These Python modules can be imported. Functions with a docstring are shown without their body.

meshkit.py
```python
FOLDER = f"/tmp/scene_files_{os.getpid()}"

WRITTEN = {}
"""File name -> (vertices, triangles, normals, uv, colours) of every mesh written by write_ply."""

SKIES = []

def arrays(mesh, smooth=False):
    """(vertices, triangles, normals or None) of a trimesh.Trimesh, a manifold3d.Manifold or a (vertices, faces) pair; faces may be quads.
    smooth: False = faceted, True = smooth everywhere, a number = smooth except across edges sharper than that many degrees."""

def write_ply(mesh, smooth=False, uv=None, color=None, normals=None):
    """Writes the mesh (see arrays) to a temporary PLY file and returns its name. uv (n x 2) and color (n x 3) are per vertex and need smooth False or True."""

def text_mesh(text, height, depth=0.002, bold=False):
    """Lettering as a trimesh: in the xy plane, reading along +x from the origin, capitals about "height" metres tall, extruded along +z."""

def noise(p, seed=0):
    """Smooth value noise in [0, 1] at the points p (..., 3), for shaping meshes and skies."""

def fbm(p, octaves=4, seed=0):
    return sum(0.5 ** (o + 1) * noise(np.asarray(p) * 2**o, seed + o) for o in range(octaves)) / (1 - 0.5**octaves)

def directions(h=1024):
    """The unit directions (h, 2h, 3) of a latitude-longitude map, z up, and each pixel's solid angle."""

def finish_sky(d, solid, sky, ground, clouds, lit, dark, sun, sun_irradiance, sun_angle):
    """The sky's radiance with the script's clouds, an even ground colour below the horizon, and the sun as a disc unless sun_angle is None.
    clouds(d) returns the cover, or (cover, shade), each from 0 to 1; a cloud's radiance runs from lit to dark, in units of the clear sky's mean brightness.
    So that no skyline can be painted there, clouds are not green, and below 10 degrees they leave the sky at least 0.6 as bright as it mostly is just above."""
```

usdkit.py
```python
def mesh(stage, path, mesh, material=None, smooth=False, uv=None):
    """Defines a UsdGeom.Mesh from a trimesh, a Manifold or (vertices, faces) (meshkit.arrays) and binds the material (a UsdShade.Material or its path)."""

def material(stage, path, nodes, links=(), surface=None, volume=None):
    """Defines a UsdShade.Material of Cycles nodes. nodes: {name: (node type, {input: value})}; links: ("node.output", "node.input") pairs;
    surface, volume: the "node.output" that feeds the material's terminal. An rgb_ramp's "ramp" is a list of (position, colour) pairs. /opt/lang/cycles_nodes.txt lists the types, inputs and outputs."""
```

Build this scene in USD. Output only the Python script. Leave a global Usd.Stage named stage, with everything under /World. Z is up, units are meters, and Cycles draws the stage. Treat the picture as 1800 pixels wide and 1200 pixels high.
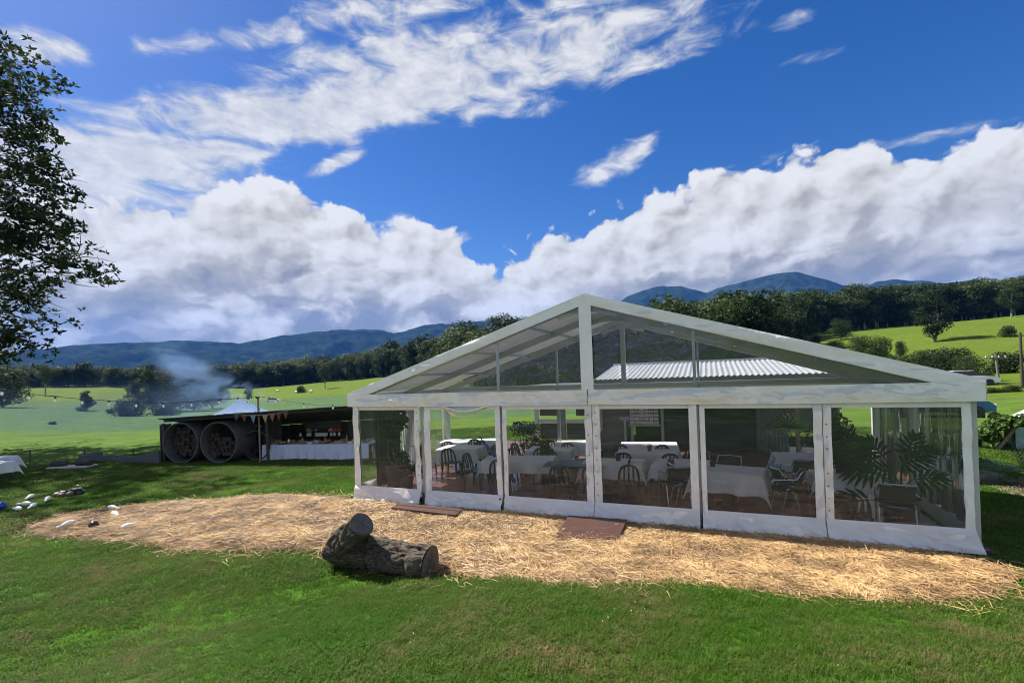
import math, numpy as np, trimesh, usdkit, meshkit
from pxr import Usd, UsdGeom, UsdLux, UsdShade, Gf, Sdf, Vt
from meshkit import noise, fbm

# ------------------------------------------------------------------ camera, sky, sun, exposure
stage = Usd.Stage.CreateInMemory()
UsdGeom.SetStageUpAxis(stage, UsdGeom.Tokens.z)
UsdGeom.Xform.Define(stage, '/World')
EYE, FPX, ROLL, PCX, PCY = 2.95, 825.5, 0.0355, 900.0, 659.0       # in pixels of an 1800 x 1200 picture
EXPOSURE = 1.3
cam = UsdGeom.Camera.Define(stage, '/World/camera')
cam.CreateHorizontalApertureAttr(36.0)
cam.CreateFocalLengthAttr(36 * FPX / 1800)
cam.CreateVerticalApertureOffsetAttr(36 * 59 / 1800)
cam.CreateClippingRangeAttr((0.05, 40000))
cam.CreateExposureAttr(EXPOSURE)
cR, sR = math.cos(ROLL), math.sin(ROLL)
UsdGeom.Xformable(cam).AddTransformOp().Set(Gf.Matrix4d(cR, 0, -sR, 0, sR, 0, cR, 0, 0, -1, 0, 0, 0, 0, EYE, 1))

SUN_EL = math.radians(49)
SUN_AZ = math.atan2(-0.85, 0.527)
SUN = np.array([math.sin(SUN_AZ) * math.cos(SUN_EL), math.cos(SUN_AZ) * math.cos(SUN_EL), math.sin(SUN_EL)])
SKY_STRENGTH, SUN_INTENSITY, HAZE_DENSITY = 0.055, 1.2, 4.6e-5

def ray(px, py):
    X2, Y2 = px - PCX, py - PCY
    X = X2 * cR - Y2 * sR
    Y = X2 * sR + Y2 * cR
    d = np.array([X, FPX, -Y], float)
    return d / np.linalg.norm(d)

def azel(px, py):
    d = ray(px, py)
    return math.atan2(d[0], d[1]), math.asin(d[2])

def ramp_fn(points, n=256, lo=-0.9, hi=0.9):
    xs = np.linspace(lo, hi, n)
    pts = sorted(azel(*p) for p in points)
    return np.interp(xs, [p[0] for p in pts], [p[1] for p in pts])

def sky_material():
    N, L = {}, []
    def nd(name, kind, ins=None, **links):
        N[name] = (kind, ins or {})
        for k, v in links.items():
            L.append((v, f'{name}.{k}'))
        return name
    def mth(name, t, a, b=None, c=None, clamp=False):
        ins, lk = dict(math_type=t), {}
        if clamp: ins['use_clamp'] = True
        for k, v in (('value1', a), ('value2', b), ('value3', c)):
            if v is None: continue
            if isinstance(v, str): lk[k] = v
            else: ins[k] = float(v)
        nd(name, 'math', ins, **lk)
        return name + '.value'
    def smooth(name, v, a, b, t0=0.0, t1=1.0):
        nd(name, 'map_range', dict(range_type='smoothstep', from_min=a, from_max=b, to_min=t0, to_max=t1, clamp=True), value=v)
        return name + '.result'
    nd('sky', 'sky_texture', dict(sky_type='single_scattering', sun_disc=False, sun_elevation=SUN_EL, sun_rotation=SUN_AZ, aerosol_density=0.35, air_density=1.0, ozone_density=2.5))
    nd('hs', 'hsv', dict(hue=0.515, saturation=1.40, value=0.82, fac=1.0), color='sky.color')
    nd('tc', 'texture_coordinate')
    nd('xyz', 'separate_xyz', vector='tc.generated')
    az = mth('az', 'arctan2', 'xyz.x', 'xyz.y')
    el = mth('el', 'arcsine', 'xyz.z')
    nd('pos', 'combine_xyz', {}, x=az, y=el)
    # domain warps: puffy for cumulus, streaky for the high cloud
    nd('wn', 'noise_texture', dict(scale=9.0, detail=6.0, roughness=0.58), vector='tc.generated')
    nd('wsub', 'vector_math', dict(vector_math_type='subtract', math_type='subtract', vector2=(0.5, 0.5, 0.5)), vector1='wn.color')
    nd('wmul', 'vector_math', dict(math_type='scale', scale=0.075), vector1='wsub.vector')
    nd('pw', 'vector_math', dict(math_type='add'), vector1='pos.vector', vector2='wmul.vector')
    nd('pws', 'separate_xyz', vector='pw.vector')
    # streak coordinates (rotated, stretched)
    nd('smap', 'mapping', dict(mapping_type='point', rotation=(0, 0, -0.22), scale=(1.0, 2.6, 1.0)), vector='pos.vector')
    nd('sn', 'noise_texture', dict(dimensions='2D', scale=11.0, detail=7.0, roughness=0.6, distortion=0.35), vector='smap.vector')
    nd('sn2', 'noise_texture', dict(dimensions='2D', scale=4.2, detail=3.0, roughness=0.5, distortion=0.2), vector='smap.vector')
    # billows: smooth voronoi with octaves, lit by a sunward difference
    nd('bmap', 'mapping', dict(mapping_type='point', scale=(1.0, 1.25, 1.0)), vector='pw.vector')
    nd('vo', 'voronoi_texture', dict(dimensions='2D', feature='smooth_f1', scale=11.0, detail=3.0, roughness=0.42, lacunarity=2.3, smoothness=0.75, use_normalize=True), vector='bmap.vector')
    nd('bmo', 'vector_math', dict(math_type='add', vector2=(-0.016, 0.022, 0.0)), vector1='bmap.vector')
    nd('vo2', 'voronoi_texture', dict(dimensions='2D', feature='smooth_f1', scale=11.0, detail=3.0, roughness=0.42, lacunarity=2.3, smoothness=0.75, use_normalize=True), vector='bmo.vector')
    relief = mth('relief', 'subtract', 'vo2.distance', 'vo.distance')          # > 0 where the puff faces the sun
    # cumulus bank: a top edge that varies with direction
    top = [(-60, 420), (0, 395), (90, 380), (200, 385), (330, 370), (430, 335), (520, 350), (620, 385), (700, 420), (780, 425), (815, 445), (835, 478), (880, 478), (960, 440), (1020, 420),
           (1070, 400), (1090, 375), (1150, 345), (1190, 352), (1235, 345), (1300, 318), (1350, 296), (1390, 288), (1430, 300), (1480, 275), (1520, 262), (1560, 285), (1610, 280), (1640, 296), (1700, 270), (1760, 250), (1840, 245)]
    t = ramp_fn(top)
    N['tr'] = ('map_range', dict(from_min=-0.9, from_max=0.9, to_min=0.0, to_max=1.0, clamp=True)); L.append(('pws.x', 'tr.value'))
    N['tramp'] = ('rgb_ramp', dict(ramp=[(float(i) / 255, (float(v), 0.0, 0.0)) for i, v in enumerate(t)])); L.append(('tr.result', 'tramp.fac'))
    nd('tsep', 'separate_color', {}, color='tramp.color')
    topn = 'tsep.r'
    puff = mth('puff', 'multiply_add', 'vo.distance', -0.20, 0.075)              # puffs push the edge out
    edge = mth('edge', 'add', topn, puff)
    below = mth('below', 'subtract', edge, 'pws.y')
    bank = smooth('bank', below, -0.003, 0.013)
    # blobs of higher cloud: (px, py, half width, half height, tilt in the picture, weight)
    blobs = [(150, 290, 330, 80, 0.05, 1.35), (330, 300, 200, 70, 0.10, 1.25), (60, 350, 240, 110, 0.0, 1.3), (380, 350, 150, 50, .1, 1.15),
             (620, 185, 400, 62, 0.17, 1.3), (860, 110, 430, 100, 0.22, 1.18), (900, 120, 360, 62, 0.25, 1.2), (1010, 60, 300, 70, 0.1, .95), (930, 185, 75, 34, 0.1, .9), (470, 60, 230, 34, 0.22, .95), (700, 15, 240, 40, 0.1, .95), (1080, 120, 230, 38, .3, .95),
             (70, 85, 130, 42, -0.08, 0.95), (380, 215, 140, 26, 0.1, .9),
             (1075, 295, 92, 30, 0.5, .98), (590, 287, 62, 17, 0.42, .88), (705, 388, 52, 20, 0.1, .86), (575, 372, 60, 14, .2, .85), (800, 418, 66, 14, .25, .85),
             (1370, 38, 80, 20, 0.2, .8), (1210, 92, 100, 18, .3, .8), (1430, 100, 70, 14, .2, .6), (120, 215, 40, 16, 0.2, .82), (1640, 240, 180, 18, .18, .68), (1290, 320, 200, 26, .3, .66)]
    cur = None
    for i, (px, py, hw, hh, tilt, wt) in enumerate(blobs):
        a0, e0 = azel(px, py); a1, e1 = azel(px + 30, py - 30 * math.tan(tilt)); a2, e2 = azel(px, py - 20)
        ang = math.atan2(e1 - e0, a1 - a0); ka = math.hypot(a1 - a0, e1 - e0) / math.hypot(30, 30 * math.tan(tilt)); ke = math.hypot(a2 - a0, e2 - e0) / 20
        nd(f'bm{i}', 'mapping', dict(mapping_type='texture', location=(a0, e0, 0), rotation=(0, 0, ang), scale=(hw * ka, hh * ke, 1.0)), vector='pos.vector')
        nd(f'bl{i}', 'vector_math', dict(math_type='length'), vector1=f'bm{i}.vector')
        v = smooth(f'bs{i}', f'bl{i}.value', 1.7, 0.25, 0.0, wt)
        cur = v if cur is None else mth(f'bx{i}', 'maximum', cur, v)
    # elsewhere above the frame: thin streaks
    gen = smooth('gen', el, 0.62, 0.8, 0.0, 0.55)
    cur = mth('cur', 'maximum', cur, gen)
    # and all round behind the view the same broken cloud goes on
    aaz = mth('aaz', 'absolute', az)
    around = smooth('around', aaz, 0.84, 1.15, 0.0, 0.86)
    cur = mth('cur2', 'maximum', cur, around)
    sA = mth('sA', 'multiply_add', 'sn.fac', 1.5, -0.82)
    sB = mth('sB', 'multiply_add', 'sn2.fac', 0.9, -0.48)
    sC = mth('sC', 'add', sA, sB)
    hi = mth('hi', 'add', cur, sC)
    hia = smooth('hia', hi, 0.36, 1.12)
    hia2 = mth('hia2', 'multiply', hia, 0.93)
    # colours. low cloud: white sunlit puffs, grey folds, blue-grey bases
    depth = smooth('depth', below, 0.02, 0.20)
    nd('lay', 'mapping', dict(mapping_type='point', rotation=(0, 0, -0.12), scale=(1.0, 2.2, 1.0)), vector='pw.vector')
    nd('big', 'noise_texture', dict(dimensions='2D', scale=5.5, detail=4.0, roughness=0.5, distortion=0.3), vector='lay.vector')
    g1 = smooth('g1', 'big.fac', 0.38, 0.58)
    dg = mth('dg', 'multiply', depth, g1)
    shade = mth('shade', 'multiply_add', dg, 0.62, 0.10)
    shade = mth('shade1', 'multiply_add', depth, 0.10, shade)
    fold = mth('fold', 'multiply_add', relief, -1.9, 0.02)
    nd('fine', 'noise_texture', dict(dimensions='2D', scale=26.0, detail=5.0, roughness=0.6, distortion=0.2), vector='lay.vector')
    fn = mth('fn', 'multiply_add', 'fine.fac', 0.42, -0.21)
    fold = mth('fold2', 'add', fold, fn)
    shade = mth('shade3', 'add', fold, shade)
    low = smooth('low', el, 0.15, 0.05, 0.0, 0.40)
    shade = mth('shade4', 'add', shade, low, clamp=True)
    K = 0.93 / (SKY_STRENGTH * 2 ** EXPOSURE)
    N['lowc'] = ('rgb_ramp', dict(ramp=[(0.0, tuple(K * c for c in (1.0, .985, .94))), (0.28, tuple(K * c for c in (.83, .80, .71))), (0.6, tuple(K * c for c in (.56, .525, .43))), (1.0, tuple(K * c for c in (.34, .325, .265)))])); L.append((shade, 'lowc.fac'))
    hsh = mth('hsh', 'multiply_add', hia, -0.62, 0.75)
    hsh = mth('hsh2', 'multiply_add', 'sn.fac', -1.5, hsh)
    hsh = mth('hsh2b', 'multiply_add', 'fine.fac', 0.9, hsh)
    hsh = mth('hsh3', 'add', hsh, 0.48, clamp=True)
    N['hic'] = ('rgb_ramp', dict(ramp=[(0.0, tuple(K * c for c in (.97, .96, .93))), (0.4, tuple(K * c for c in (.76, .77, .77))), (1.0, tuple(K * c for c in (.46, .54, .66)))])); L.append((hsh, 'hic.fac'))
    nd('m1', 'mix_color', dict(blend_type='mix', use_clamp=True), fac=hia2, a='hs.color', b='hic.color')
    nd('m2', 'mix_color', dict(blend_type='mix', use_clamp=True), fac=bank, a='m1.result', b='lowc.color')
    nd('bg', 'background_shader', dict(strength=SKY_STRENGTH), color='m2.result')
    N['wsub'][1].pop('vector_math_type', None)
    return usdkit.material(stage, '/World/Looks/sky', N, L, surface='bg.background')

dome = UsdLux.DomeLight.Define(stage, '/World/sky')
UsdShade.MaterialBindingAPI.Apply(dome.GetPrim()).Bind(sky_material())
sun = UsdLux.DistantLight.Define(stage, '/World/sun')
sun.CreateNormalizeAttr(True); sun.CreateIntensityAttr(SUN_INTENSITY); sun.CreateAngleAttr(0.5); sun.CreateColorAttr(Gf.Vec3f(1.0, 0.94, 0.84))
_z = Gf.Vec3d(*SUN); _x = Gf.Cross(Gf.Vec3d(0, 0, 1), _z).GetNormalized(); _y = Gf.Cross(_z, _x)
UsdGeom.Xformable(sun).AddTransformOp().Set(Gf.Matrix4d(*_x, 0, *_y, 0, *_z, 0, 0, 0, 0, 1))

# ------------------------------------------------------------------ helpers
COUNT = {}
def numbered(parent, name):
    k = (parent, name); n = COUNT.get(k, -1) + 1; COUNT[k] = n
    return f'{parent}/{name}' if n == 0 else f'{parent}/{name}_{n:03d}'

def tag(prim, label=None, cat=None, group=None, kind=None):
    for k, v in (('label', label), ('category', cat), ('group', group), ('kind', kind)):
        if v: prim.SetCustomDataByKey(k, v)
    return prim

def thing(name, label, cat, loc=(0, 0, 0), rotz=0.0, group=None, scale=None):
    x = UsdGeom.Xform.Define(stage, numbered('/World', name))
    x.AddTranslateOp().Set(Gf.Vec3d(*map(float, loc))); x.AddRotateZOp().Set(math.degrees(rotz))
    if scale is not None: x.AddScaleOp().Set(Gf.Vec3f(*np.broadcast_to(np.asarray(scale, float), 3).tolist()))
    return tag(x.GetPrim(), label, cat, group)

def obj(name, mesh, mat, parent=None, smooth=False, label=None, kind=None):
    p = str(parent.GetPath()) if parent is not None else '/World'
    if isinstance(mesh, MB): mesh = mesh.mesh()
    m = usdkit.mesh(stage, numbered(p, name), mesh, mat, smooth)
    return tag(m.GetPrim(), label, kind=kind)

def proto(name):
    return stage.CreateClassPrim('/World/' + name)

def place(name, cls, label, cat, loc, rotz=0.0, group=None, scale=None):
    t = thing(name, label, cat, loc, rotz, group, scale)
    t.GetReferences().AddInternalReference(cls.GetPath()); t.SetInstanceable(True)
    return t

def instancer(path, protos, pos, idx, rotz, scale, tilt=None):
    """Point instancer of prototypes [(mesh, material)]"""
    pi = UsdGeom.PointInstancer.Define(stage, path)
    rel = pi.CreatePrototypesRel()
    for i, (m, mat) in enumerate(protos):
        q = f'{path}/shape_{i:03d}'
        usdkit.mesh(stage, q, m, mat); rel.AddTarget(q)
    pi.CreatePositionsAttr(Vt.Vec3fArray.FromNumpy(np.asarray(pos, np.float32)))
    pi.CreateProtoIndicesAttr(Vt.IntArray.FromNumpy(np.asarray(idx, np.int32)))
    sc = np.asarray(scale, np.float32)
    if sc.ndim == 1: sc = np.repeat(sc[:, None], 3, 1)
    pi.CreateScalesAttr(Vt.Vec3fArray.FromNumpy(sc))
    h = np.asarray(rotz) / 2
    qs = Vt.QuathArray(len(h))
    tl = np.zeros((len(h), 2)) if tilt is None else np.asarray(tilt)
    # rotate about z, then small tilts about x and y
    w, z = np.cos(h), np.sin(h)
    ax, ay = tl[:, 0] / 2, tl[:, 1] / 2
    q = np.stack([w - 0 * ax, ax * w - ay * z * -1, ay * w - ax * z, z], 1)
    q /= np.linalg.norm(q, axis=1, keepdims=True)
    pi.CreateOrientationsAttr(Vt.QuathArray([Gf.Quath(float(a), float(b), float(c), float(d)) for a, b, c, d in q]))
    return pi.GetPrim()

class MB:
    """collects boxes, bars, tubes and grids into one mesh"""
    def __init__(s): s.v, s.f, s.n = [], [], 0
    def add(s, v, f):
        v = np.asarray(v, float); f = np.asarray(f, int)
        if f.shape[1] == 4: f = np.vstack([f[:, [0, 1, 2]], f[:, [0, 2, 3]]])
        s.v.append(v); s.f.append(f + s.n); s.n += len(v); return s
    def mesh(s): return np.vstack(s.v), np.vstack(s.f)
    def frame(s, o, ax, ay, az, sx, sy, sz):
        c = np.array([[i, j, k] for k in (-.5, .5) for j in (-.5, .5) for i in (-.5, .5)])
        v = np.asarray(o) + c[:, :1] * sx * np.asarray(ax) + c[:, 1:2] * sy * np.asarray(ay) + c[:, 2:] * sz * np.asarray(az)
        return s.add(v, [[0, 2, 3, 1], [4, 5, 7, 6], [0, 1, 5, 4], [2, 6, 7, 3], [0, 4, 6, 2], [1, 3, 7, 5]])
    def box(s, c, size, rz=0.0):
        a, b = math.cos(rz), math.sin(rz)
        return s.frame(c, (a, b, 0), (-b, a, 0), (0, 0, 1), *size)
    def bar(s, p, q, w, h=None, up=(0, 0, 1)):
        p, q = np.asarray(p, float), np.asarray(q, float); d = q - p; l = np.linalg.norm(d); d = d / l
        x = np.cross(d, up)
        if np.linalg.norm(x) < 1e-3: x = np.cross(d, (0, 1, 0))
        x /= np.linalg.norm(x); y = np.cross(x, d)
        return s.frame((p + q) / 2, x, d, y, w, l, h or w)
    def tube(s, pts, r, sides=8, caps=True):
        p = np.asarray(pts, float); r = np.broadcast_to(np.asarray(r, float), (len(p),))
        t = np.gradient(p, axis=0); t /= np.linalg.norm(t, axis=1, keepdims=True) + 1e-12
        a = np.cross(t[0], (0, 0, 1)) if abs(t[0][2]) < .9 else np.cross(t[0], (1, 0, 0)); a /= np.linalg.norm(a)
        rings = []; ang = np.arange(sides) * 2 * np.pi / sides
        for i in range(len(p)):
            a = a - t[i] * a.dot(t[i]); a /= np.linalg.norm(a) + 1e-12; b = np.cross(t[i], a)
            rings.append(p[i] + r[i] * (np.cos(ang)[:, None] * a + np.sin(ang)[:, None] * b))
        v = np.vstack(rings); f = []
        i, j = np.meshgrid(np.arange(len(p) - 1), np.arange(sides), indexing='ij')
        f = np.stack([i * sides + j, i * sides + (j + 1) % sides, (i + 1) * sides + (j + 1) % sides, (i + 1) * sides + j], -1).reshape(-1, 4)
        f = np.vstack([f[:, [0, 1, 2]], f[:, [0, 2, 3]]])
        if caps:
            n = len(v); v = np.vstack([v, p[:1], p[-1:]]); k = np.arange(sides); e = (len(p) - 1) * sides
            f = np.vstack([f, np.stack([np.full(sides, n), (k + 1) % sides, k], 1), np.stack([np.full(sides, n + 1), e + k, e + (k + 1) % sides], 1)])
        return s.add(v, f)
    def grid(s, fn, nu, nv, thick=None):
        """fn(u, v) -> points, u and v arrays in 0..1"""
        u, v = np.meshgrid(np.linspace(0, 1, nu), np.linspace(0, 1, nv), indexing='ij')
        p = np.asarray(fn(u, v)).reshape(nu * nv, 3)
        i, j = np.meshgrid(np.arange(nu - 1), np.arange(nv - 1), indexing='ij')
        a = (i * nv + j).ravel()
        return s.add(p, np.stack([a, a + nv, a + nv + 1, a + 1], 1))
    def lathe(s, prof, c=(0, 0, 0), sides=16, M=None):
        prof = np.asarray(prof, float); ang = np.arange(sides) * 2 * np.pi / sides
        v = np.stack([prof[:, None, 0] * np.cos(ang), prof[:, None, 0] * np.sin(ang), np.repeat(prof[:, 1:2], sides, 1)], -1).reshape(-1, 3)
        if M is not None: v = v @ np.asarray(M).T
        i, j = np.meshgrid(np.arange(len(prof) - 1), np.arange(sides), indexing='ij')
        f = np.stack([i * sides + j, i * sides + (j + 1) % sides, (i + 1) * sides + (j + 1) % sides, (i + 1) * sides + j], -1).reshape(-1, 4)
        return s.add(v + np.asarray(c), f)

def sheet(fn, nu, nv, thick, normal):
    """a grid with real thickness: two skins and a rim"""
    u, v = np.meshgrid(np.linspace(0, 1, nu), np.linspace(0, 1, nv), indexing='ij')
    p = np.asarray(fn(u, v), float).reshape(nu * nv, 3)
    i, j = np.meshgrid(np.arange(nu - 1), np.arange(nv - 1), indexing='ij'); a = (i * nv + j).ravel()
    q = np.stack([a, a + nv, a + nv + 1, a + 1], 1)
    n = nu * nv; back = p - np.asarray(normal) * thick
    rim = np.concatenate([np.arange(nu) * nv, (nu - 1) * nv + np.arange(1, nv), (np.arange(nu - 1)[::-1]) * nv + nv - 1, np.arange(1, nv - 1)[::-1]])
    r2 = np.roll(rim, -1)
    f = np.vstack([q, q[:, ::-1] + n, np.stack([rim, rim + n, r2 + n, r2], 1)])
    return np.vstack([p, back]), np.vstack([f[:, [0, 1, 2]], f[:, [0, 2, 3]]])

# ------------------------------------------------------------------ materials
def mat(name, color, rough=0.6, var=None, scale=6.0, bump=0.0, bscale=40.0, metal=0.0, spec=0.5, coord='object', detail=4.0, stretch=None, trans=0.0, ramp=(0.3, 0.7), coat=0.0):
    """principled with a two colour noise and a bump"""
    N = {'p': ('principled_bsdf', dict(base_color=color, roughness=rough, metallic=metal, specular_ior_level=spec, coat_weight=coat)), 't': ('texture_coordinate', {})}
    L = []; src = f't.{coord}' if coord != 'position' else 'geo.position'
    if coord == 'position': N['geo'] = ('geometry', {})
    if stretch is not None:
        N['map'] = ('mapping', dict(mapping_type='point', scale=stretch)); L.append((src, 'map.vector')); src = 'map.vector'
    if var is not None:
        N['n'] = ('noise_texture', dict(scale=scale, detail=detail, roughness=0.6)); L.append((src, 'n.vector'))
        N['r'] = ('rgb_ramp', dict(ramp=[(ramp[0], color), (ramp[1], var)])); L += [('n.fac', 'r.fac'), ('r.color', 'p.base_color')]
    if bump:
        N['bn'] = ('noise_texture', dict(scale=bscale, detail=5.0, roughness=0.6)); L.append((src, 'bn.vector'))
        N['b'] = ('bump', dict(strength=min(1.0, bump), distance=0.02)); L += [('bn.fac', 'b.height'), ('b.normal', 'p.normal')]
    out = 'p.BSDF'
    if trans:
        N['tr'] = ('translucent_bsdf', dict(color=color)); N['mx'] = ('mix_closure', dict(fac=trans)); L += [('p.BSDF', 'mx.closure1'), ('tr.BSDF', 'mx.closure2')]
        if var is not None: L.append(('r.color', 'tr.color'))
        out = 'mx.closure'
    return usdkit.material(stage, f'/World/Looks/{name}', N, L, surface=out)

def leaf_mat(name, dark, light, trans=0.25, rough=0.55, scale=0.6):
    """leaf colour varies per clump and per plant"""
    N = {'t': ('texture_coordinate', {}), 'n': ('noise_texture', dict(scale=scale, detail=3.0)), 'g': ('geometry', {}), 'oi': ('object_info', {}),
         'a': ('math', dict(math_type='multiply_add', value2=0.35, value3=-0.17)), 'a2': ('math', dict(math_type='multiply_add', value2=0.5, value3=-0.25)), 's': ('math', dict(math_type='add')), 's2': ('math', dict(math_type='add', use_clamp=True)),
         'r': ('rgb_ramp', dict(ramp=[(0.3, dark), (0.72, light)])), 'p': ('principled_bsdf', dict(roughness=rough, specular_ior_level=0.14)),
         'tr': ('translucent_bsdf', {}), 'mx': ('mix_closure', dict(fac=trans))}
    L = [('t.object', 'n.vector'), ('g.random_per_island', 'a.value1'), ('oi.random', 'a2.value1'), ('n.fac', 's.value1'), ('a.value', 's.value2'), ('s.value', 's2.value1'), ('a2.value', 's2.value2'), ('s2.value', 'r.fac'),
         ('r.color', 'p.base_color'), ('r.color', 'tr.color'), ('p.BSDF', 'mx.closure1'), ('tr.BSDF', 'mx.closure2')]
    return usdkit.material(stage, f'/World/Looks/{name}', N, L, surface='mx.closure')

M = {}
M['pvc'] = mat('white_pvc', (.80, .785, .75), .55, (.72, .70, .66), 2.2, .6, 7.0, ramp=(.35, .75))
M['pvc_roof'] = mat('roof_pvc', (.74, .74, .72), .45, (.66, .66, .64), 1.0, .2, 6.0, trans=.20)
M['alu'] = mat('aluminium', (.50, .51, .52), .42, (.43, .44, .45), 8.0, metal=0.75)
M['alu_paint'] = mat('pale_post', (.46, .47, .44), .5, (.38, .39, .37), 5.0)
M['steel_dark'] = mat('dark_steel', (.035, .037, .04), .5, (.06, .06, .06), 12.0, metal=0.3)
M['chrome'] = mat('chair_tube', (.62, .63, .65), .25, metal=1.0)
M['ply'] = mat('brown_ply', (.052, .024, .018), .45, (.085, .040, .030), 2.2, .15, 30.0, stretch=(1, 6, 1))
M['deck'] = mat('deck_ply', (.10, .044, .034), .25, (.16, .07, .054), 1.6, .1, 26.0, stretch=(1, 5, 1), coord='position')
M['cloth'] = mat('white_cloth', (.84, .84, .86), .85, (.78, .78, .81), 3.0, .25, 18.0, trans=0.12)
M['black_plastic'] = mat('black_resin', (.012, .013, .016), .36, (.02, .021, .024), 9.0)
M['woven'] = mat('woven_brown', (.035, .024, .019), .6, (.075, .052, .04), 90.0, .6, 120.0)
M['green_plastic'] = mat('green_resin', (.012, .05, .045), .35)
M['wood_dark'] = mat('weathered_dark_wood', (.022, .02, .018), .8, (.05, .045, .04), 5.0, .5, 24.0, stretch=(1, 1, 6))
M['shed_iron'] = mat('old_iron', (.030, .031, .033), .6, (.075, .07, .066), 3.0, .2, 20.0)
M['concrete'] = mat('concrete_ring', (.085, .088, .086), .85, (.05, .052, .052), 3.5, .5, 30.0)
M['firewood'] = mat('firewood_bark', (.02, .015, .011), .9, (.038, .028, .021), 8.0, .6, 30.0)
M['wood_end'] = mat('cut_wood', (.036, .026, .018), .8, (.02, .015, .011), 14.0, .3, 40.0)
M['pole_wood'] = mat('round_pole', (.22, .17, .12), .8, (.14, .11, .08), 7.0, .4, 30.0, stretch=(4, 4, 1))
M['power_pole'] = mat('power_pole_wood', (.13, .12, .10), .9, (.20, .19, .17), 3.0, .4, 20.0, stretch=(6, 6, .6))
M['black_pole'] = mat('dark_pole_wood', (.035, .03, .026), .9, (.07, .06, .05), 3.0, .4, 20.0, stretch=(6, 6, .6))
M['rope'] = mat('dark_cable', (.012, .012, .013), .6)
M['white_plastic'] = mat('white_plastic', (.80, .80, .77), .3, (.72, .72, .68), 7.0)
M['blue_plastic'] = mat('blue_plastic', (.012, .045, .32), .25)
M['dark_plastic'] = mat('dark_ball', (.022, .018, .016), .3)
M['house_white'] = mat('white_iron_roof', (.44, .45, .46), .5, (.38, .39, .40), .8, metal=0.1)
M['house_grey'] = mat('grey_board', (.13, .135, .145), .7, (.10, .105, .115), 2.0, .15, 20.0)
M['house_dark'] = mat('dark_interior', (.014, .016, .022), .7, (.03, .034, .045), 1.4)
M['house_frame'] = mat('pale_timber', (.42, .43, .43), .6, (.34, .35, .36), 3.0)
M['paper'] = mat('paper', (.72, .73, .74), .8)
M['ink'] = mat('ink', (.05, .05, .06), .8)
M['terracotta'] = mat('pot_clay', (.10, .055, .04), .8, (.16, .09, .065), 6.0, .3, 30.0)
M['pot_dark'] = mat('dark_pot', (.02, .017, .015), .6, (.04, .033, .028), 6.0)
M['soil'] = mat('soil', (.03, .022, .016), .95, (.05, .038, .028), 20.0, .6, 40.0)
M['bark'] = mat('grey_bark', (.09, .08, .07), .9, (.18, .165, .15), 3.0, .6, 16.0, stretch=(5, 5, 1))
M['bark_pale'] = mat('pale_bark', (.26, .25, .22), .85, (.16, .15, .13), 3.0, .4, 14.0, stretch=(5, 5, 1))
M['leaf_euc'] = leaf_mat('gum_leaf', (.032, .056, .016), (.125, .155, .048), .35)
M['leaf_dark'] = leaf_mat('dark_leaf', (.018, .036, .011), (.060, .088, .026), .3)
M['leaf_mid'] = leaf_mat('mid_leaf', (.03, .06, .014), (.10, .145, .036), .3)
M['leaf_near'] = leaf_mat('near_leaf', (.026, .040, .014), (.105, .135, .045), .38, .5, .35)
M['leaf_palm'] = leaf_mat('palm_leaf', (.008, .024, .008), (.025, .06, .018), .2, .35, 2.0)
M['leaf_vine'] = leaf_mat('vine_leaf', (.04, .08, .02), (.12, .19, .05), .25, .45, 2.0)
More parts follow.
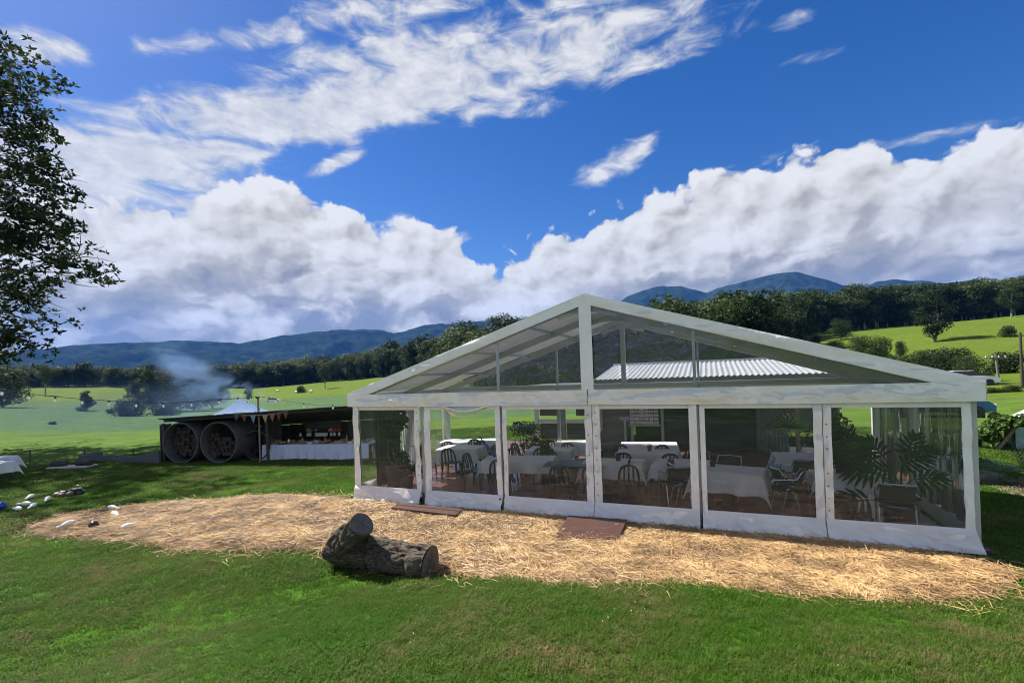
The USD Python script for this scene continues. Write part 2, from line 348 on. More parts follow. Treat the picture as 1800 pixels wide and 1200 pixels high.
M['flower'] = mat('cream_flower', (.75, .70, .52), .7)
M['red_flower'] = mat('warm_flower', (.42, .10, .06), .7, (.55, .24, .10), 30.0)
M['blue_cloth'] = mat('blue_canvas', (.10, .19, .36), .8, (.085, .16, .31), 2.0)
M['glass_bulb'] = usdkit.material(stage, '/World/Looks/bulb_glass', {'p': ('principled_bsdf', dict(base_color=(.85, .87, .88), roughness=.12, specular_ior_level=.8))}, surface='p.BSDF')
for nm, c in (('flag_blue', (.13, .27, .36)), ('flag_yellow', (.36, .27, .10)), ('flag_orange', (.27, .085, .04)), ('flag_red', (.12, .03, .03)), ('flag_rust', (.12, .055, .035)), ('bread', (.42, .26, .12)), ('food_red', (.40, .06, .04)), ('food_green', (.10, .17, .04)), ('tan_board', (.25, .16, .09)), ('car_white', (.75, .76, .77)), ('car_blue', (.03, .12, .22)), ('car_glass', (.02, .024, .03)), ('tyre', (.02, .02, .02)), ('napkin', (.22, .42, .55)), ('house_blue', (.45, .58, .60)), ('stone', (.075, .062, .052))):
    M[nm] = mat(nm, c, .6, tuple(x * .75 for x in c), 12.0)

# clear vinyl: see-through, a little grey, with a wavy gloss
def vinyl(name, tint, waves, strength, haze=.018):
    N = {'t': ('texture_coordinate', {}), 'mp': ('mapping', dict(mapping_type='point', scale=waves)), 'n': ('noise_texture', dict(scale=1.0, detail=2.5, roughness=.5, distortion=.6)), 'b': ('bump', dict(strength=strength, distance=.05)),
         'fr': ('fresnel', dict(IOR=1.5)), 'mul': ('math', dict(math_type='multiply_add', value2=.85, value3=0.012)), 'tr': ('transparent_bsdf', dict(color=tint)), 'gl': ('glossy_bsdf', dict(color=(.95, .97, 1), roughness=.06)), 'mx': ('mix_closure', {}), 'df': ('diffuse_bsdf', dict(color=(.8, .82, .84))), 'hz': ('mix_closure', dict(fac=haze))}
    L = [('t.object', 'mp.vector'), ('mp.vector', 'n.vector'), ('n.fac', 'b.height'), ('b.normal', 'gl.normal'), ('b.normal', 'fr.normal'), ('fr.fac', 'mul.value1'), ('mul.value', 'mx.fac'), ('tr.BSDF', 'hz.closure1'), ('df.BSDF', 'hz.closure2'), ('hz.closure', 'mx.closure1'), ('gl.BSDF', 'mx.closure2')]
    return usdkit.material(stage, f'/World/Looks/{name}', N, L, surface='mx.closure')
M['vinyl'] = vinyl('clear_vinyl', (.93, .93, .93), (.8, .8, 3.6), .55)
M['vinyl_side'] = vinyl('clear_vinyl_side', (.92, .93, .94), (4.0, 4.0, .6), .4)
#@@END_HELPERS
# ------------------------------------------------------------------ the land
COLS = [0, 150, 300, 450, 600, 700, 850, 1000, 1200, 1400, 1560, 1700, 1800]
ROWS = {
    50:  [757, 757, 755, 752, 745, 740, 734, 728, 722, 715, 710, 702, 699],
    110: [724, 725, 722, 715, 706, 700, 690, 683, 672, 660, 650, 640, 636],
    180: [707, 707, 708, 705, 695, 682, 672, 662, 645, 628, 611, 598, 592],
    300: [692, 693, 695, 694, 678, 662, 645, 628, 605, 587, 576, 566, 558],
    430: [681, 681, 683, 682, 668, 652, 628, 604, 586, 576, 570, 563, 556],
    650: [676, 675, 672, 668, 655, 640, 612, 592, 576, 566, 560, 556, 550],
    1100: [680, 678, 676, 672, 664, 650, 630, 606, 592, 585, 580, 574, 570],
}
RS = np.array([1.0, 26.0] + sorted(ROWS) + [2500.0, 9000.0])
CAZ = np.array([azel(c, 700)[0] for c in COLS])

def near_z(x, y):
    s = 7.3 - (y + 0.28 * np.abs(x)) - 0.25 * np.clip(-x - 2, 0, 6)
    return 0.20 * np.where(s > 12, s, np.log1p(np.exp(np.clip(s * 2.2, -30, 30))) / 2.2)

_tab = np.zeros((len(RS), len(COLS)))
for k, r in enumerate(RS):
    if r in ROWS:
        for i, c in enumerate(COLS):
            d = ray(c, ROWS[r][i]); _tab[k, i] = EYE + r * d[2] / math.hypot(d[0], d[1])
_tab[-2] = _tab[-3] * 0.3; _tab[-1] = 0

def ground(x, y):
    x, y = np.asarray(x, float), np.asarray(y, float)
    r = np.hypot(x, y); az = np.arctan2(x, y)
    k = np.clip(np.searchsorted(RS, r) - 1, 0, len(RS) - 2)
    t = np.clip((np.log(np.maximum(r, 1.0)) - np.log(RS[k])) / (np.log(RS[k + 1]) - np.log(RS[k])), 0, 1)
    i = np.clip(np.searchsorted(CAZ, az) - 1, 0, len(CAZ) - 2)
    s = np.clip((az - CAZ[i]) / (CAZ[i + 1] - CAZ[i]), 0, 1)
    row = lambda kk: _tab[kk, i] * (1 - s) + _tab[kk, i + 1] * s
    far = row(k) * (1 - t) + row(k + 1) * t
    back = np.clip((np.abs(az) - 1.6) / 1.2, 0, 1)
    far = far * (1 - back) + 2.0 * np.minimum(r / 60, 1) * back
    bl = np.clip((r - 22) / 26, 0, 1); bl = bl * bl * (3 - 2 * bl)
    p = np.stack([x, y, 0 * x], -1)
    rough = (fbm(p / 6.0, 3, 5) - .5) * 0.12 * np.clip((r - 14) / 20, 0, 1) + (fbm(p / 38.0, 3, 9) - .5) * np.clip((r - 50) / 120, 0, 1) * 3.2
    return near_z(x, y) * (1 - bl) + far * bl + rough

def hit(px, py, extra=0.0):
    """where the pixel's line of sight meets the ground (plus a height)"""
    d = ray(px, py); t = np.exp(np.linspace(math.log(1.5), math.log(2500), 4000))
    z = EYE + d[2] * t - ground(d[0] * t, d[1] * t) - extra
    j = np.nonzero(z < 0)[0]; k = j[0] if len(j) else len(t) - 1
    t0 = t[max(k - 1, 0)]; z0 = z[max(k - 1, 0)]; tt = t0 + (t[k] - t0) * z0 / max(z0 - z[k], 1e-9)
    return np.array([d[0] * tt, d[1] * tt, EYE + d[2] * tt])

def at_r(px, r):
    """the ground point in the direction of column px at horizontal distance r"""
    a = azel(px, 690)[0]; x, y = r * math.sin(a), r * math.cos(a)
    return np.array([x, y, float(ground(x, y))])

def point(px, py, r):
    d = ray(px, py); return np.array([0, 0, EYE]) + d * (r / math.hypot(d[0], d[1]))

def on_plane(px, py, z):
    d = ray(px, py); t = (z - EYE) / d[2]; return np.array([d[0] * t, d[1] * t, z])

def grass_material():
    N = {'g': ('geometry', {}), 'n1': ('noise_texture', dict(scale=.55, detail=5., roughness=.6)), 'n2': ('noise_texture', dict(scale=7., detail=4., roughness=.65)), 'n3': ('noise_texture', dict(scale=.035, detail=4., roughness=.55)),
         'ln': ('vector_math', dict(math_type='length')), 'fz': ('separate_xyz', {}),
         'near': ('rgb_ramp', dict(ramp=[(.28, (.075, .085, .022)), (.44, (.040, .090, .010)), (.62, (.048, .115, .011)), (.78, (.085, .14, .02))])),
         'past': ('rgb_ramp', dict(ramp=[(.30, (.050, .088, .018)), (.5, (.078, .135, .022)), (.7, (.11, .165, .032))])),
         'rough': ('rgb_ramp', dict(ramp=[(.28, (.034, .072, .030)), (.5, (.062, .115, .046)), (.72, (.095, .145, .056))])),
         'hill': ('rgb_ramp', dict(ramp=[(.30, (.055, .090, .013)), (.5, (.085, .128, .016)), (.7, (.115, .145, .026))])),
         'm1': ('map_range', dict(range_type='smoothstep', from_min=21., from_max=27., to_min=0., to_max=1., clamp=True)), 'm2': ('map_range', dict(range_type='smoothstep', from_min=47., from_max=52., to_min=0., to_max=1., clamp=True)),
         'm3': ('map_range', dict(range_type='smoothstep', from_min=165., from_max=200., to_min=0., to_max=1., clamp=True)),
         'mh': ('map_range', dict(range_type='smoothstep', from_min=.2, from_max=.34, to_min=0., to_max=1., clamp=True)), 'azx': ('math', dict(math_type='divide')), 'mm': ('math', dict(math_type='maximum')),
         'mixs': ('math', dict(math_type='multiply_add', value2=.75)), 'half': ('math', dict(math_type='multiply_add', value2=.55, value3=-.15)), 'w': ('math', dict(math_type='multiply_add', value2=14., value3=-7.)), 'wr': ('math', dict(math_type='add')),
         'c1': ('mix_color', {}), 'c2': ('mix_color', {}), 'c3': ('mix_color', {}), 'b': ('bump', dict(strength=.8, distance=.12)), 'p': ('principled_bsdf', dict(roughness=.9, specular_ior_level=.03))}
    L = [('g.position', x + '.vector') for x in ('n1', 'n2', 'n3')] + [('g.position', 'ln.vector1'), ('g.position', 'fz.vector'),
         ('n2.fac', 'half.value1'), ('n1.fac', 'mixs.value1'), ('half.value', 'mixs.value3'), ('mixs.value', 'near.fac'), ('n3.fac', 'w.value1'), ('w.value', 'wr.value1'), ('ln.value', 'wr.value2'),
         ('mixs.value', 'past.fac'), ('mixs.value', 'rough.fac'), ('mixs.value', 'hill.fac'), ('wr.value', 'm1.value'), ('ln.value', 'm2.value'), ('wr.value', 'm3.value'),
         ('fz.x', 'azx.value1'), ('ln.value', 'azx.value2'), ('azx.value', 'mh.value'), ('m3.result', 'mm.value1'), ('mh.result', 'mm.value2'),
         ('m1.result', 'c1.fac'), ('near.color', 'c1.a'), ('past.color', 'c1.b'), ('m2.result', 'c2.fac'), ('c1.result', 'c2.a'), ('rough.color', 'c2.b'), ('mm.value', 'c3.fac'), ('c3.result', 'p.base_color'), ('n2.fac', 'b.height'), ('b.normal', 'p.normal')]
    N['c3'] = ('mix_color', {}); N['gate'] = ('math', dict(math_type='multiply'))
    L = [l for l in L if l != ('mm.value', 'c3.fac')] + [('mm.value', 'gate.value1'), ('m2.result', 'gate.value2'), ('gate.value', 'c3.fac'), ('c2.result', 'c3.a'), ('hill.color', 'c3.b')]
    return usdkit.material(stage, '/World/Looks/grass_land', N, L, surface='p.BSDF')
M['land'] = grass_material()

def land_mesh():
    az = np.concatenate([np.linspace(-np.pi, -1.0, 60)[:-1], np.linspace(-1.0, 1.0, 460), np.linspace(1.0, np.pi, 60)[1:-1]])
    r = np.concatenate([[0.4], np.exp(np.linspace(math.log(.8), math.log(30), 110)), np.exp(np.linspace(math.log(31), math.log(1200), 120)), np.exp(np.linspace(math.log(1300), math.log(9000), 14))])
    A, R = np.meshgrid(az, r); x, y = R * np.sin(A), R * np.cos(A)
    v = np.stack([x, y, ground(x, y)], -1).reshape(-1, 3); n = len(az)
    i, j = np.meshgrid(np.arange(len(r) - 1), np.arange(n), indexing='ij')
    a, b = (i * n + j).ravel(), (i * n + (j + 1) % n).ravel()
    f = np.stack([a, b, b + n, a + n], 1); f = np.vstack([f[:, [0, 1, 2]], f[:, [0, 2, 3]]])[:, ::-1]
    c = len(v); v = np.vstack([v, [[0, 0, float(ground(0, 0))]]]); k = np.arange(n)
    return v, np.vstack([f, np.stack([np.full(n, c), (k + 1) % n, k], 1)])
g = obj('grass_ground', land_mesh(), M['land'], smooth=True); tag(g, 'rolling green lawn and pasture', kind='structure')

# mountains: two ranges behind the valley
def range_mesh(line, r, back, seed, rough):
    pts = sorted((azel(px, py) for px, py in line)); az = np.linspace(pts[0][0], pts[-1][0], 420)
    top = np.tan(np.interp(az, [p[0] for p in pts], [p[1] for p in pts])) * r + EYE
    q = np.stack([az * 40, 0 * az, 0 * az], -1); top = top + (fbm(q, 4, seed) - .5) * rough * .5
    ts = np.concatenate([np.linspace(-1, 0, 46), np.linspace(0, 1, 14)[1:]])
    A, T = np.meshgrid(az, ts); R = r + np.where(T < 0, T * .45 * r, T * back)
    prof = np.where(T < 0, 1 - np.abs(T) ** .85, 1 - T ** 1.2)
    x, y = R * np.sin(A), R * np.cos(A); P = np.stack([x, y, 0 * x], -1) / (r * .09)
    rid = 1 - np.abs(2 * fbm(P, 5, seed + 3) - 1)
    z = top[None] * prof * (1 - .75 * (1 - rid) * np.clip(np.abs(T) * 3.5, 0, 1)) - 8
    n = len(az); i, j = np.meshgrid(np.arange(len(ts) - 1), np.arange(n - 1), indexing='ij'); a = (i * n + j).ravel()
    return np.stack([x, y, z], -1).reshape(-1, 3), np.stack([a, a + 1, a + n + 1, a + n], 1)
M['mountain'] = mat('forested_mountain', (.003, .007, .007), .9, (.026, .040, .026), .011, .8, .05, coord='position', spec=0.0)
left_line = [(-500, 600), (-200, 604), (0, 622), (60, 612), (130, 604), (200, 600), (330, 598), (420, 600), (480, 592), (560, 580), (640, 576), (668, 579), (692, 585), (715, 578), (745, 571), (830, 564), (900, 558), (960, 566), (1010, 600), (1060, 640)]
right_line = [(880, 650), (960, 600), (1040, 552), (1085, 529), (1130, 509), (1165, 501), (1200, 503), (1243, 512), (1262, 505), (1310, 493), (1352, 481), (1400, 476), (1440, 486), (1480, 500), (1520, 501), (1545, 492), (1572, 488), (1610, 492), (1660, 496), (1720, 490), (1765, 497), (1810, 500), (1900, 520), (2100, 540), (2500, 560)]
tag(obj('mountain_range', range_mesh(left_line, 4700, 2200, 11, 60), M['mountain'], smooth=True), 'blue forested range under the cloud on the left', kind='structure')
tag(obj('mountain_range', range_mesh(right_line, 5200, 2000, 23, 60), M['mountain'], smooth=True), 'blue mountain peaks under the cloud behind the marquee', kind='structure')

# ------------------------------------------------------------------ trees
def blobs_crown(rng, blobs, n, leaf, out=.75, aspect=.55, jitter=.9):
    """leaf faces spread through a set of (x, y, z, rx, ry, rz) clumps"""
    b = np.asarray(blobs, float); w = (b[:, 3] * b[:, 4] + b[:, 4] * b[:, 5]); k = rng.choice(len(b), n, p=w / w.sum())
    d = rng.normal(size=(n, 3)); d /= np.linalg.norm(d, axis=1, keepdims=True)
    rad = out + (1 - out) * rng.random(n) ** .5; rad = np.where(rng.random(n) < .22, rng.random(n) * out, rad) * (1 + rng.normal(size=n) * .07)
    c = b[k, :3] + d * b[k, 3:] * rad[:, None]
    nrm = d * .9 + rng.normal(size=(n, 3)) * jitter * .6 + [0, 0, .35]; nrm /= np.linalg.norm(nrm, axis=1, keepdims=True)
    return leaf_faces(rng, c, nrm, leaf * (.6 + .8 * rng.random(n)), aspect)

def leaf_faces(rng, c, nrm, size, aspect):
    n = len(c); t = rng.normal(size=(n, 3)); t -= nrm * (t * nrm).sum(1, keepdims=True); t /= np.linalg.norm(t, axis=1, keepdims=True) + 1e-9
    s = np.cross(nrm, t); L = size[:, None]
    v = np.stack([c - t * L * .5, c + s * L * aspect * .5 + nrm * L * .08, c + t * L * .5, c - s * L * aspect * .5 + nrm * L * .08], 1).reshape(-1, 3)
    i = np.arange(n)[:, None] * 4
    return v, np.vstack([i + [0, 1, 2], i + [0, 2, 3]])

def limb(mb, p, q, r0, r1, rng, bend=.12, seg=5, sides=6):
    t = np.linspace(0, 1, seg)[:, None]; p, q = np.asarray(p, float), np.asarray(q, float); l = np.linalg.norm(q - p)
    off = rng.normal(size=(1, 3)) * bend * l * np.sin(np.pi * t); mb.tube(p + (q - p) * t + off, r0 + (r1 - r0) * t[:, 0], sides)

def tree_proto(name, seed, H, crown_w, trunk_frac, nb, nleaf, leaf, leafmat, barkmat, style='round', out=.72):
    """a unit tree of height H: trunk with limbs, crown of leaf clumps"""
    rng = np.random.default_rng(seed); c = proto(name); blobs = []
    z0 = H * trunk_frac
    for i in range(nb):
        a = rng.random() * 2 * np.pi; f = (i + .5) / nb
        z = z0 + (H - z0) * (.08 + .84 * f)
        wid = {'round': math.sin(math.pi * (.12 + .82 * f)) ** .7, 'tall': .55 + .45 * math.sin(math.pi * f), 'cone': 1.05 - .8 * f, 'umbrella': .45 + .55 * f, 'bush': 1.0 - .55 * f}[style]
        rr = crown_w * .5 * wid * (.25 + .55 * rng.random()); s = crown_w * (.17 + .12 * rng.random()) * (.75 + .4 * wid)
        blobs.append((rr * math.cos(a), rr * math.sin(a), min(z, H - s * .5), s, s, s * (.62 + .25 * rng.random())))
    mb = MB(); top = np.array([rng.normal() * .03 * H, rng.normal() * .03 * H, H * .82]); r0 = H * .022
    limb(mb, (0, 0, -.3), top, r0, r0 * .25, rng, .03, 7, 7)
    for b in blobs:
        f = np.clip((b[2] - .25 * H) / H, max(.05, trunk_frac * .7), .75); p = top * f
        limb(mb, p, b[:3], r0 * .45 * (1.05 - f), r0 * .1, rng, .1, 4, 5)
    usdkit.mesh(stage, f'/World/{name}/trunk', mb.mesh(), barkmat, True)
    usdkit.mesh(stage, f'/World/{name}/crown', blobs_crown(rng, blobs, nleaf, leaf, out), leafmat)
    return c

T = {}
T['gum'] = tree_proto('class_gum_tree', 1, 20, 11, .28, 15, 4200, .62, M['leaf_euc'], M['bark_pale'], 'round')
T['gum_b'] = tree_proto('class_gum_tree_b', 2, 22, 10, .34, 13, 3800, .62, M['leaf_euc'], M['bark_pale'], 'umbrella')
T['tall'] = tree_proto('class_tall_tree', 3, 20, 10, .12, 20, 5200, .6, M['leaf_dark'], M['bark'], 'tall')
T['dark'] = tree_proto('class_dark_tree', 4, 12, 11, .10, 18, 5200, .5, M['leaf_dark'], M['bark'], 'round')
T['round'] = tree_proto('class_round_tree', 5, 10, 9, .16, 14, 4200, .45, M['leaf_mid'], M['bark'], 'round')
T['bush'] = tree_proto('class_bush', 6, 4, 6, .02, 12, 3200, .32, M['leaf_dark'], M['bark'], 'bush')
T['cone'] = tree_proto('class_cone_tree', 7, 9, 5, .06, 14, 3600, .4, M['leaf_dark'], M['bark'], 'cone')

def put_tree(kind, name, label, px, top, bottom, r, group=None, wide=1.0, cat='tree', H0={'gum': 20, 'gum_b': 22, 'tall': 20, 'dark': 12, 'round': 10, 'bush': 4, 'cone': 9}, rz=None):
    """a tree whose foot stands on the ground at distance r in column px and whose height fits the two rows"""
    p = at_r(px, r); h = (bottom - top) / FPX * r * math.cos(math.atan2(p[0], p[1])); s = h / H0[kind]
    return place(name, T[kind], label, cat, p, (px * 1.7) % 6.28 if rz is None else rz, group, (s * wide, s * wide, s))

# the wood: too many to count, one mass along the rises
def wood():
    rng = np.random.default_rng(77); protos = []
    for i in range(6):
        blobs = []; H = 1.0; nb = 8
        for k in range(nb):
            a = rng.random() * 6.28; f = (k + .5) / nb; rr = .20 * rng.random() + .05
            blobs.append((rr * math.cos(a), rr * math.sin(a), .16 + .76 * f, .15 + .08 * rng.random(), .15 + .08 * rng.random(), .12))
        protos.append((blobs_crown(rng, blobs, 1500, .052, .7), M['leaf_euc'] if i % 2 else M['leaf_dark']))
        mb = MB(); mb.tube([(0, 0, -.05), (.01, 0, .4), (0, .01, .7)], [.016, .012, .006], 5); protos.append((mb.mesh(), M['bark_pale']))
    # (column, near edge, far edge) of the wood
    edges = [(-160, 440, 760), (0, 440, 760), (150, 438, 760), (300, 436, 760), (450, 432, 760), (560, 425, 760), (640, 360, 760), (715, 310, 700), (770, 260, 640), (830, 150, 620), (900, 118, 620), (1000, 110, 640), (1100, 108, 640), (1200, 108, 620), (1320, 110, 600), (1395, 200, 560), (1412, 292, 560), (1480, 305, 560), (1560, 318, 560), (1650, 330, 540), (1800, 350, 540), (2000, 360, 520)]
    ea = np.array([azel(e[0], 690)[0] for e in edges]); e1 = np.array([e[1] for e in edges]); e2 = np.array([e[2] for e in edges])
    n = 4400; az = rng.uniform(ea[0], ea[-1], n); lo, hi = np.interp(az, ea, e1), np.interp(az, ea, e2)
    r = lo + (hi - lo) * rng.random(n) ** 1.7; x, y = r * np.sin(az), r * np.cos(az)
    h = (15 + 8 * rng.random(n)) * np.interp(az, [azel(p, 690)[0] for p in (-100, 200, 420, 600, 1300, 1800)], [.62, .66, .85, .9, 1.0, .95]); h *= np.where(rng.random(n) < .06, 1.2, 1) * np.clip(.55 + r / 520, .62, 1)
    k = rng.integers(0, 6, n); pos = np.stack([x, y, ground(x, y)], -1)
    pos = np.vstack([pos, pos]); idx = np.concatenate([k * 2, k * 2 + 1]); rz = np.tile(rng.random(n) * 6.28, 2)
    sc = np.tile(np.stack([h * (.85 + .4 * rng.random(n)), h * (.85 + .4 * rng.random(n)), h], 1), (2, 1))
    return instancer('/World/distant_wood', protos, pos, idx, rz, sc)
tag(wood(), 'eucalypt wood along the rises beyond the paddocks', 'woodland', kind='stuff')
# ------------------------------------------------------------------ marquee (local x along the front, y inwards, z up)
TH, TC, TW, TD, EH, RISE, FAS = 0.3928, np.array([1.522, 9.447]), 12.0, 4.45, 2.607, 1.886, 0.30
def tent_world(x, y, z=0.0):
    return np.array([TC[0] + x * math.cos(TH) + y * math.sin(TH), TC[1] - x * math.sin(TH) + y * math.cos(TH), z])
def front_x(px, py=800):
    d = ray(px, py); n = np.array([math.sin(TH), math.cos(TH)]); e = np.array([math.cos(TH), -math.sin(TH)]); t = (n @ TC) / (n @ d[:2]); return float((d[:2] * t - TC) @ e)
tent = thing('marquee', 'white frame marquee with clear vinyl walls and pitched gable', 'marquee', (TC[0], TC[1], 0), -TH)
def post(name, x, y, z0, z1, w=.1, d=.1, m=None):
    mb = MB(); mb.box((x, y, (z0 + z1) / 2), (w, d, z1 - z0)); return obj(name, mb, m or M['alu_paint'], tent)
def roof_z(x): return EH + RISE * (1 - abs(x) / 6.0)
XS = [-6 + 2 * i for i in range(7)]
for y in (0.0, TD / 2, TD):
    for x in (-5.93, 5.93):
        l = post('leg', x, y + .06, .06, EH - .08, .13, .11)
        mb = MB(); mb.box((x, y + .06, .03), (.30, .26, .05)); mb.box((x - .09, y + .06, .085), (.05, .05, .06)); mb.box((x + .09, y + .06, .085), (.05, .05, .06)); obj('foot_plate', mb, M['steel_dark'], tent)
for x in (front_x(744), -2, 0, 2, 4):
    post('leg', x, .055, .05, EH - .12, .09, .08)
    mb = MB(); mb.box((x, .055, .025), (.2, .2, .05)); obj('foot_plate', mb, M['steel_dark'], tent)
for x in (-2, 2):
    post('leg', x, TD, .12, EH - .1, .09, .08)
# frames: rafters, tie beam, king post, gable uprights
for y, front in ((.06, True), (TD / 2, False), (TD, False)):
    for s in (-1, 1):
        mb = MB(); mb.bar((s * 5.95, y, EH - .10), (0, y, EH + RISE - .10), .10, .16); obj('rafter', mb, M['alu'], tent)
    if y != TD / 2:
        mb = MB(); mb.box((0, y, EH - .07), (11.7, .08, .12)); obj('tie_beam', mb, M['alu'], tent)
        post('king_post', 0, y, EH - .01, EH + RISE - .16, .13 if y else .12, .09, M['alu'])
        for x in (-2, 2):
            mb = MB(); mb.box((x, y, (EH + roof_z(x) - .16) / 2 ), (.055, .055, roof_z(x) - .16 - EH)); obj('gable_upright', mb, M['alu'], tent)
    mb = MB(); mb.box((0, y, EH + RISE - .30), (1.0, .02, .05)); mb.bar((-.62, y, EH + RISE - .36), (0, y, EH + RISE - .17), .02, .2); mb.bar((.62, y, EH + RISE - .36), (0, y, EH + RISE - .17), .02, .2); obj('ridge_bracket', mb, M['pvc_roof'], tent)
for x in (-4.4, -2.9, -1.4, 1.4, 2.9, 4.4):
    mb = MB(); mb.box((x, TD / 2, roof_z(x) - .07), (.06, TD - .1, .06)); obj('purlin', mb, M['alu'], tent)
for s in (-1, 1):
    mb = MB(); mb.box((s * 5.93, TD / 2, EH - .1), (.09, TD - .12, .12)); obj('eave_beam', mb, M['alu'], tent)
# roof skins, slightly slack between purlins
def roof_fn(s):
    def fn(u, v):
        x = s * (6.06 - 6.06 * u); y = -.05 + (TD + .1) * v
        z = EH + RISE * (1 - np.abs(x) / 6.06) + .02 - .025 * np.abs(np.sin(u * np.pi * 4)) * np.sin(np.pi * v)
        return np.stack([x, y, z], -1)
    return fn
for s in (-1, 1):
    v, f = sheet(roof_fn(s), 40, 26, .012, (0, 0, 1)); obj('roof_skin', (v, f if s < 0 else f[:, ::-1]), M['pvc_roof'], tent, 40)
# fascias of fabric: along both rafters, and across the eaves
def wrinkle(x, z, seed, amp):
    p = np.stack([x * 1.1 + z * 1.7, z * 3.5 - x * .8, 0 * x + seed], -1); q = np.stack([x * 3.2, z * 7 + x * 1.6, 0 * x + seed + 7], -1)
    return amp * ((fbm(p, 3, 3) - .5) * 2 + (np.abs(fbm(q, 3, 8) - .5)) * -1.6)
def rafter_fascia(s):
    def fn(u, v):
        x = s * (6.06 - 6.06 * u); t = EH + RISE * (1 - np.abs(x) / 6.06) + .035; h = .235 - .02 * u
        z = t - h * v; y = -.066 + wrinkle(x, z, 3 + s, .03) * np.sin(np.pi * v) ** .5
        return np.stack([x, y, z], -1)
    return fn
for s in (-1, 1):
    v, f = sheet(rafter_fascia(s), 90, 8, .006, (0, -1, 0)); obj('gable_trim', (v, f if s > 0 else f[:, ::-1]), M['pvc'], tent, 40)
def eave_fascia(x0, x1, seed):
    def fn(u, v):
        x = x0 + (x1 - x0) * u; top = np.minimum(EH - .005 + .03 * 0, EH + RISE * (1 - np.abs(x) / 6.06)); z = top + (EH - FAS - .015 * np.sin(u * np.pi) - top) * v
        y = -.082 + wrinkle(x, z, seed, .06) * np.clip((6.0 - np.abs(x)) / .5, 0, 1) * np.clip(np.sin(np.pi * np.clip(v, .02, 1)) + .25, 0, 1)
        return np.stack([x, y, z], -1)
    return fn
for x0, x1, sd in ((-6.07, -.012, 2), (.012, 6.07, 9)):
    obj('eave_fascia', sheet(eave_fascia(x0, x1, sd), 130, 16, .006, (0, -1, 0)), M['pvc'], tent, 60)
for s in (-1, 1):
    def sf(u, v, s=s):
        y = -.07 + (TD + .14) * u; z = EH - .0 - (FAS) * v; x = s * (6.085 + .012 * np.sin(u * 19) * v); return np.stack([x, y, z], -1)
    obj('side_fascia', sheet(sf, 40, 6, .006, (s, 0, 0)), M['pvc'], tent, 60)
# centre strip up the gable, and end flashes of the ridge
def strip(x0, x1, z0, z1, y, seed, amp=.006, lean=0.0, n=24):
    def fn(u, v):
        x = x0 + (x1 - x0) * u; z = z1 + (z0 - z1) * v; return np.stack([x + lean * v, y + wrinkle(x * 3, z, seed, amp), z], -1)
    return sheet(fn, 5, n, .005, (0, -1, 0))
obj('gable_strip', strip(-.125, .125, EH - .004, EH + RISE - .17, -.068, 4), M['pvc'], tent, 60)
# gable panes
def tri_pane(s, y, name, m):
    def fn(u, v):
        x = s * (.14 + 5.2 * u); zt = roof_z(x) - .17; zb = EH + .0; z = zb + (np.maximum(zt, zb + .002) - zb) * v
        return np.stack([x, y + .012 * (fbm(np.stack([x * 2, z * 3, 0 * x], -1), 3, 4) - .5), z], -1)
    mb = MB(); mb.grid(fn, 30, 10); return obj(name, mb, m, tent, True)
M['vinyl_gable'] = vinyl('clear_vinyl_gable', (.84, .85, .87), (2.0, 2.0, 3.0), .5, .03)
for s in (-1, 1):
    tri_pane(s, -.012, 'gable_pane', M['vinyl_gable'])
for s in (-1, 1):
    tri_pane(s, TD - .07, 'gable_pane', M['vinyl_gable'])
obj('back_fascia', sheet(lambda u, v: np.stack([-6 + 12 * u, TD + .07 + 0 * u, EH - .30 * v], -1), 30, 4, .006, (0, 1, 0)), M['pvc'], tent)
# front wall: six clear panels between fabric borders
PT, PB = EH - FAS - .085, .345
panels = [tuple(front_x(p) for p in q) for q in ((634, 732.5, 625, 740.5), (759, 874.5, 749, 882.5), (893, 1031.5, 886.5, 1043.2), (1056.5, 1214, 1044.2, 1227), (1240, 1431.5, 1232, 1446), (1461, 1692, 1447.5, 1708))]
rng = np.random.default_rng(5)
for i, (a, b, o0, o1) in enumerate(panels):
    def pane(u, v, a=a, b=b, i=i):
        x = a + (b - a) * u; z = PB + (PT - PB) * v - .015 * (1 - v) * u
        y = -.022 + .05 * (fbm(np.stack([x * 1.2, z * 2.4, 0 * x + i], -1), 3, i) - .5) + .035 * np.sin(np.pi * v) * (.4 if i in (0, 1) else .15)
        return np.stack([x, y, z], -1)
    mb = MB(); mb.grid(pane, 16, 22); obj('window_pane', mb, M['vinyl'], tent, True)
    obj('wall_strip', strip(o0, a + .01, .30, EH - FAS + .03, -.035, 20 + i, .045), M['pvc'], tent, 60)
    obj('wall_strip', strip(b - .01, o1, .30, EH - FAS + .03, -.035, 40 + i, .045), M['pvc'], tent, 60)
    obj('pane_header', sheet(lambda u, v, a=a, b=b: np.stack([a - .01 + (b - a + .02) * u, -.031 + 0 * u, EH - FAS + .03 - (EH - FAS + .03 - PT + .006) * v], -1), 8, 3, .004, (0, -1, 0)), M['pvc'], tent)
    def skirt(u, v, o0=o0, o1=o1, i=i):
        x = o0 + (o1 - o0) * u; zb = .035 + .06 * (fbm(np.stack([x * .9, 0 * x, 0 * x + i], -1), 2, 6) - .5) - (.05 * np.sin(np.pi * u) if i in (3,) else 0)
        z = .36 + (zb - .36) * v; y = -.042 - .11 * v + wrinkle(x, z, 60 + i, .09) * v ** .6
        if i == 5: y = y - .04 * np.clip((u - .86) / .14, 0, 1) * v; x = x + .05 * np.clip((u - .9) / .1, 0, 1) * v
        return np.stack([x, y, z], -1)
    obj('skirt', sheet(skirt, 44, 14, .005, (0, -1, 0)), M['pvc'], tent, 60)
